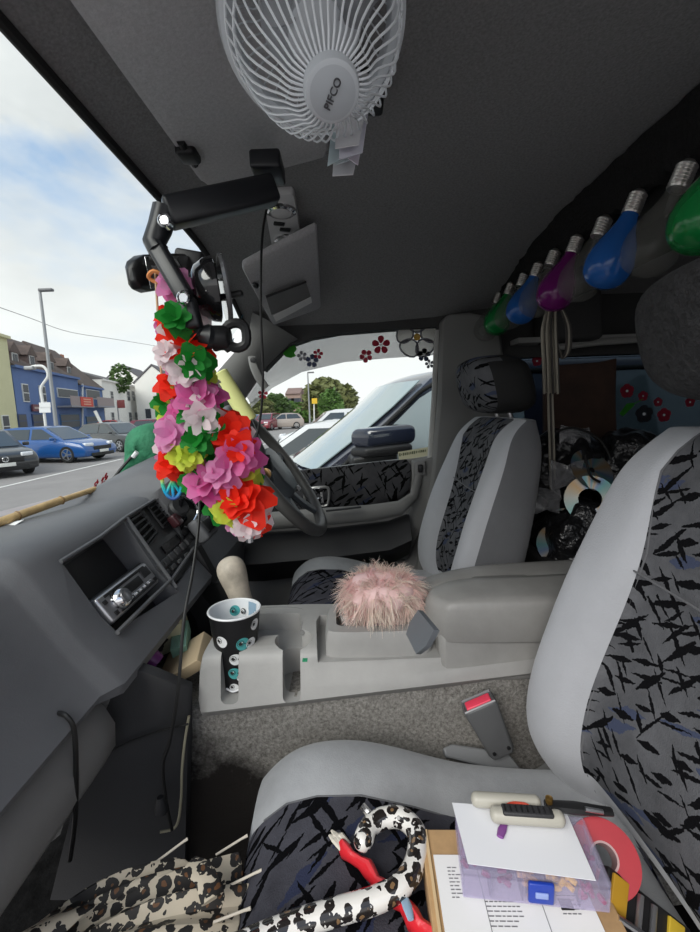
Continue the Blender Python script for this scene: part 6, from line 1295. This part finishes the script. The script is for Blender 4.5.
# ------------------------------------------------------------------ stickers on the driver window and windscreen, wind deflector
dfl_t = [P(q, w, 1.60) for q, w in ((246, 396), (262, 368), (290, 343), (340, 331), (390, 326), (439, 323))]
dfl_b = [P(q, w, 1.64) for q, w in ((251, 408), (272, 388), (302, 372), (345, 362), (390, 358), (437, 355))]
mb = MB(); mb.sheet([[a.lerp(b, t)+V((.02*math.sin(math.pi*t), 0, 0)) for t in (0, .33, .66, 1)] for a, b in zip(dfl_t, dfl_b)], .003, (1, 0, 0)); tag(mb.build('wind_deflector', glassy('smoky plastic', (.42, .43, .44), .50, .15)), 'smoky grey wind deflector strip along the top of the driver window', 'deflector')
def sticker(px, py, r, col, label, X=1.526, n=5, centre=None, name='flower_sticker', dark=None, rot=0, nrm=None, group=None, pw=.33):
    c = P(px, py, X) if nrm is None else px
    x, y, z = frame_of(nrm or (-1, 0, 0)); r = r*X/F if nrm is None else r
    rt = thing(name, label, 'sticker', c)
    for k in range(n):
        a = rot+2*math.pi*k/n; d = x*math.cos(a)+y*math.sin(a); t_ = z.cross(d); o = c+d*r*.60
        mb = MB(); ring = [o + d*r*.40*math.cos(q) + t_*r*pw*math.sin(q)*(1+.25*math.cos(q)) for q in [2*math.pi*j/14 for j in range(14)]]
        mb.prism(ring, z*.0006); mb.build('petal', col, rt)
        if dark: mb = MB(); mb.tube([p+z*.0008 for p in ring], r*.045, 5, loop=True); mb.build('petal_outline', dark, rt)
    mb = MB(); mb.prism([c+(x*math.cos(q)+y*math.sin(q))*r*.17 for q in [2*math.pi*j/14 for j in range(14)]], z*.0009); mb.build('flower_centre', centre or m_white, rt); return rt
m_sred = thru(M('sticker red', (.50, .03, .07), .6), .5); m_sblu = thru(M('sticker navy', (.06, .08, .15), .6), .5); m_sgry = thru(M('sticker grey', (.30, .30, .33), .6), .5); m_swht = thru(M('sticker white', (.90, .88, .84), .7), .9); m_syel = thru(M('sticker yellow', (.70, .50, .15), .6), .6); m_sgrn = thru(M('sticker green', (.08, .45, .04), .6), .6)
sticker(417, 337, 20, m_swht, 'big white flower sticker with a yellow centre at the top of the driver window', centre=m_syel, dark=m_sgry, rot=.3, pw=.48)
sticker(381, 345, 9, m_sred, 'larger red flower sticker in the middle top of the driver window', rot=.3)
sticker(366, 356, 6.5, m_sred, 'smaller solid red flower sticker just below left of the larger red one', rot=.8, pw=.36)
sticker(312, 361, 6.5, m_sblu, 'navy flower sticker near the front top of the driver window', rot=.2, pw=.36)
sticker(302, 356, 5, m_sgry, 'small grey flower sticker left of the navy one near the green one', rot=.5)
sticker(318, 354, 5, m_sred, 'small red flower sticker touching the navy one at the upper right', rot=.1)
sticker(424, 355, 6.5, m_sblu, 'navy flower sticker hanging below the big white flower sticker', rot=.2, pw=.36)
sticker(429.5, 364, 4.5, m_sgry, 'small grey flower sticker lowest below the big white flower sticker', rot=.5)
sticker(263, 394, 5, m_sred, 'red flower sticker at the front edge of the driver window by the grab handle', rot=.2)
c = P(290, 351, 1.526); mb = MB(); mb.prism([P(q, w, 1.526) for q, w in ((281, 352), (287, 347), (294, 344), (297, 349), (294, 353), (296, 356), (291, 358), (286, 357))], (-.0008, 0, 0)); tag(mb.build('leaf_sticker', m_sgrn), 'green leaf shaped sticker at the front top corner of the driver window', 'sticker')
m_rb = M('sticker black', (.012, .014, .02), .6)
for px, py, r, m_, lab in ((627, 391, 7, m_sred, 'red flower sticker highest on the rear side window by the brown board'), (644, 414, 9, m_rb, 'black flower sticker lowest on the rear side window'), (664, 415, 7, m_sred, 'red flower sticker right of the black flower on the rear side window'), (643, 396, 5, m_sred, 'small red flower sticker directly above the black flower on the rear window'), (658, 402, 4.5, m_sred, 'small red flower sticker between the black flower and the near headrest'), (690, 402, 5, m_sred, 'red flower sticker beside the near headrest edge on the rear window'), (537, 361, 5, m_sred, 'red flower sticker at the front corner of the rear side window behind the tassel')):
    sticker(px, py, r, m_, lab, rot=.4, pw=.45)
mb = MB(); mb.tube([P(621, 415, 1.525), P(629, 406, 1.525), P(634, 404, 1.525)], [.008, .012, .004], 8, flat=.1, up=(0, 1, 0)); mb.tube([P(632, 405, 1.525), P(643, 399, 1.525)], .0015, 5); tag(mb.build('leaf_sticker', m_sgrn), 'green leaf sticker on the rear side window left of the black flower', 'sticker')
# pale lettered strip on the driver window
mb = MB(); q = [P(398, 452, 1.526), P(428, 447, 1.526), P(427.5, 456, 1.526), P(399, 460.5, 1.526)]; mb.prism(q, (-.0008, 0, 0)); ls = tag(mb.build('window_label', M('cream label', (.62, .60, .42), .7)), 'cream strip label with dark lettering low on the driver window', 'label')
random.seed(2)
mb = MB()
for k in range(15):
    a = q[0].lerp(q[1], .05+.062*k); b = q[3].lerp(q[2], .05+.062*k); p = a.lerp(b, .35); h_ = random.uniform(.006, .011); mb.obox(p-V((.0014, 0, 0)), (.0006, 0, 0), (0, -random.uniform(.003, .005), 0), (0, 0, h_))
mb.build('label_lettering', M('label ink', (.10, .12, .06), .7), ls)['kind'] = 'stuff'
# windscreen stickers beside the pillar and low red ones over the dash
def onglass(px, py, dx=-.0):
    d = ray(px, py); best = None
    for i in range(1, 400):
        t_ = i*.006; p = d*t_; 
        if p.x > 1.46: break
        a, b = wst(max(p.x, 0)), wsb(max(p.x, 0)); k = (a.z-p.z)/(a.z-b.z) if a.z != b.z else 0
        if p.y > a.lerp(b, k).y + .05*math.sin(math.pi*max(0, min(1, k))) - .006: best = p; break
    return best
for px, py, r, m_, lab in ((242, 318, .016, M('sticker teal', (.03, .22, .32), .5), 'teal flower sticker on the windscreen corner above the claw of the holder'), (232, 343, .018, M('sticker dark teal', (.02, .13, .2), .5), 'dark teal flower sticker on the windscreen below the claw of the holder'), (104, 480, .022, m_sred, 'red flower sticker low on the windscreen over the dash'), (96, 484, .014, m_sred, 'small red flower sticker low on the windscreen left of the other red one')):
    c = onglass(px, py)
    if c is not None: sticker(c, 0, r, m_, lab, nrm=(.12, -.9, -.4), rot=.3)
# ------------------------------------------------------------------ sky and light
w = bpy.data.worlds.new('sky'); S.world = w; w.use_nodes = True; t = NT(w); bg = t.n['Background']
d = t.add('ShaderNodeTexCoord').outputs['Generated']
sx = t.add('ShaderNodeSeparateXYZ'); t.l.new(d, sx.inputs[0]); zc = t.math('MAXIMUM', sx.outputs[2], 0.0)
dv = t.math('ADD', zc, .22); cb = t.add('ShaderNodeCombineXYZ')
t.l.new(t.math('DIVIDE', sx.outputs[0], dv), cb.inputs[0]); t.l.new(t.math('DIVIDE', sx.outputs[1], dv), cb.inputs[1])
n1 = t.noise(cb.outputs[0], 1.15, 7, .58); n1.inputs['Distortion'].default_value = .25
n2 = t.noise(t.vmath('ADD', cb.outputs[0], (5.2, 1.1, 0)), .9, 6, .6)
cloud = t.ramp(n1.outputs[0], (.36, (0, 0, 0)), (.52, (1, 1, 1)))
shade = t.ramp(n2.outputs[0], (.35, (.56, .58, .60)), (.62, (.95, .96, .97)))
blue = t.ramp(zc, (0, (.62, .76, .92)), (.6, (.22, .40, .72)))
col = t.mix(cloud, blue, shade)
hz = t.ramp(zc, (.0, (1, 1, 1)), (.10, (.9, .9, .9)), (.42, (0, 0, 0)))
col = t.mix(hz, col, (1.0, 1.0, 1.0, 1))
low = t.math('LESS_THAN', sx.outputs[2], -.01)
col = t.mix(low, col, (.22, .22, .22, 1))
t.l.new(col, bg.inputs[0]); bg.inputs[1].default_value = SKY
sun = bpy.data.objects.new('sun', bpy.data.lights.new('sun', 'SUN')); C.objects.link(sun); sun.data.energy = SUN; sun.data.angle = R(40); sun.data.color = (1, .97, .93)
sun.rotation_euler = V((-.66, .42, .62)).to_track_quat('Z', 'Y').to_euler()
sun.location = (-6, 2, 5)
S.view_settings.view_transform = 'Standard'; S.view_settings.look = 'None'; S.view_settings.gamma = 1; S.view_settings.use_curve_mapping = False
S.view_settings.exposure = EXPO
for o in list(bpy.data.objects):                         # everything was laid out from eye height
    if o.parent is None and o is not cam: o.location.z += H
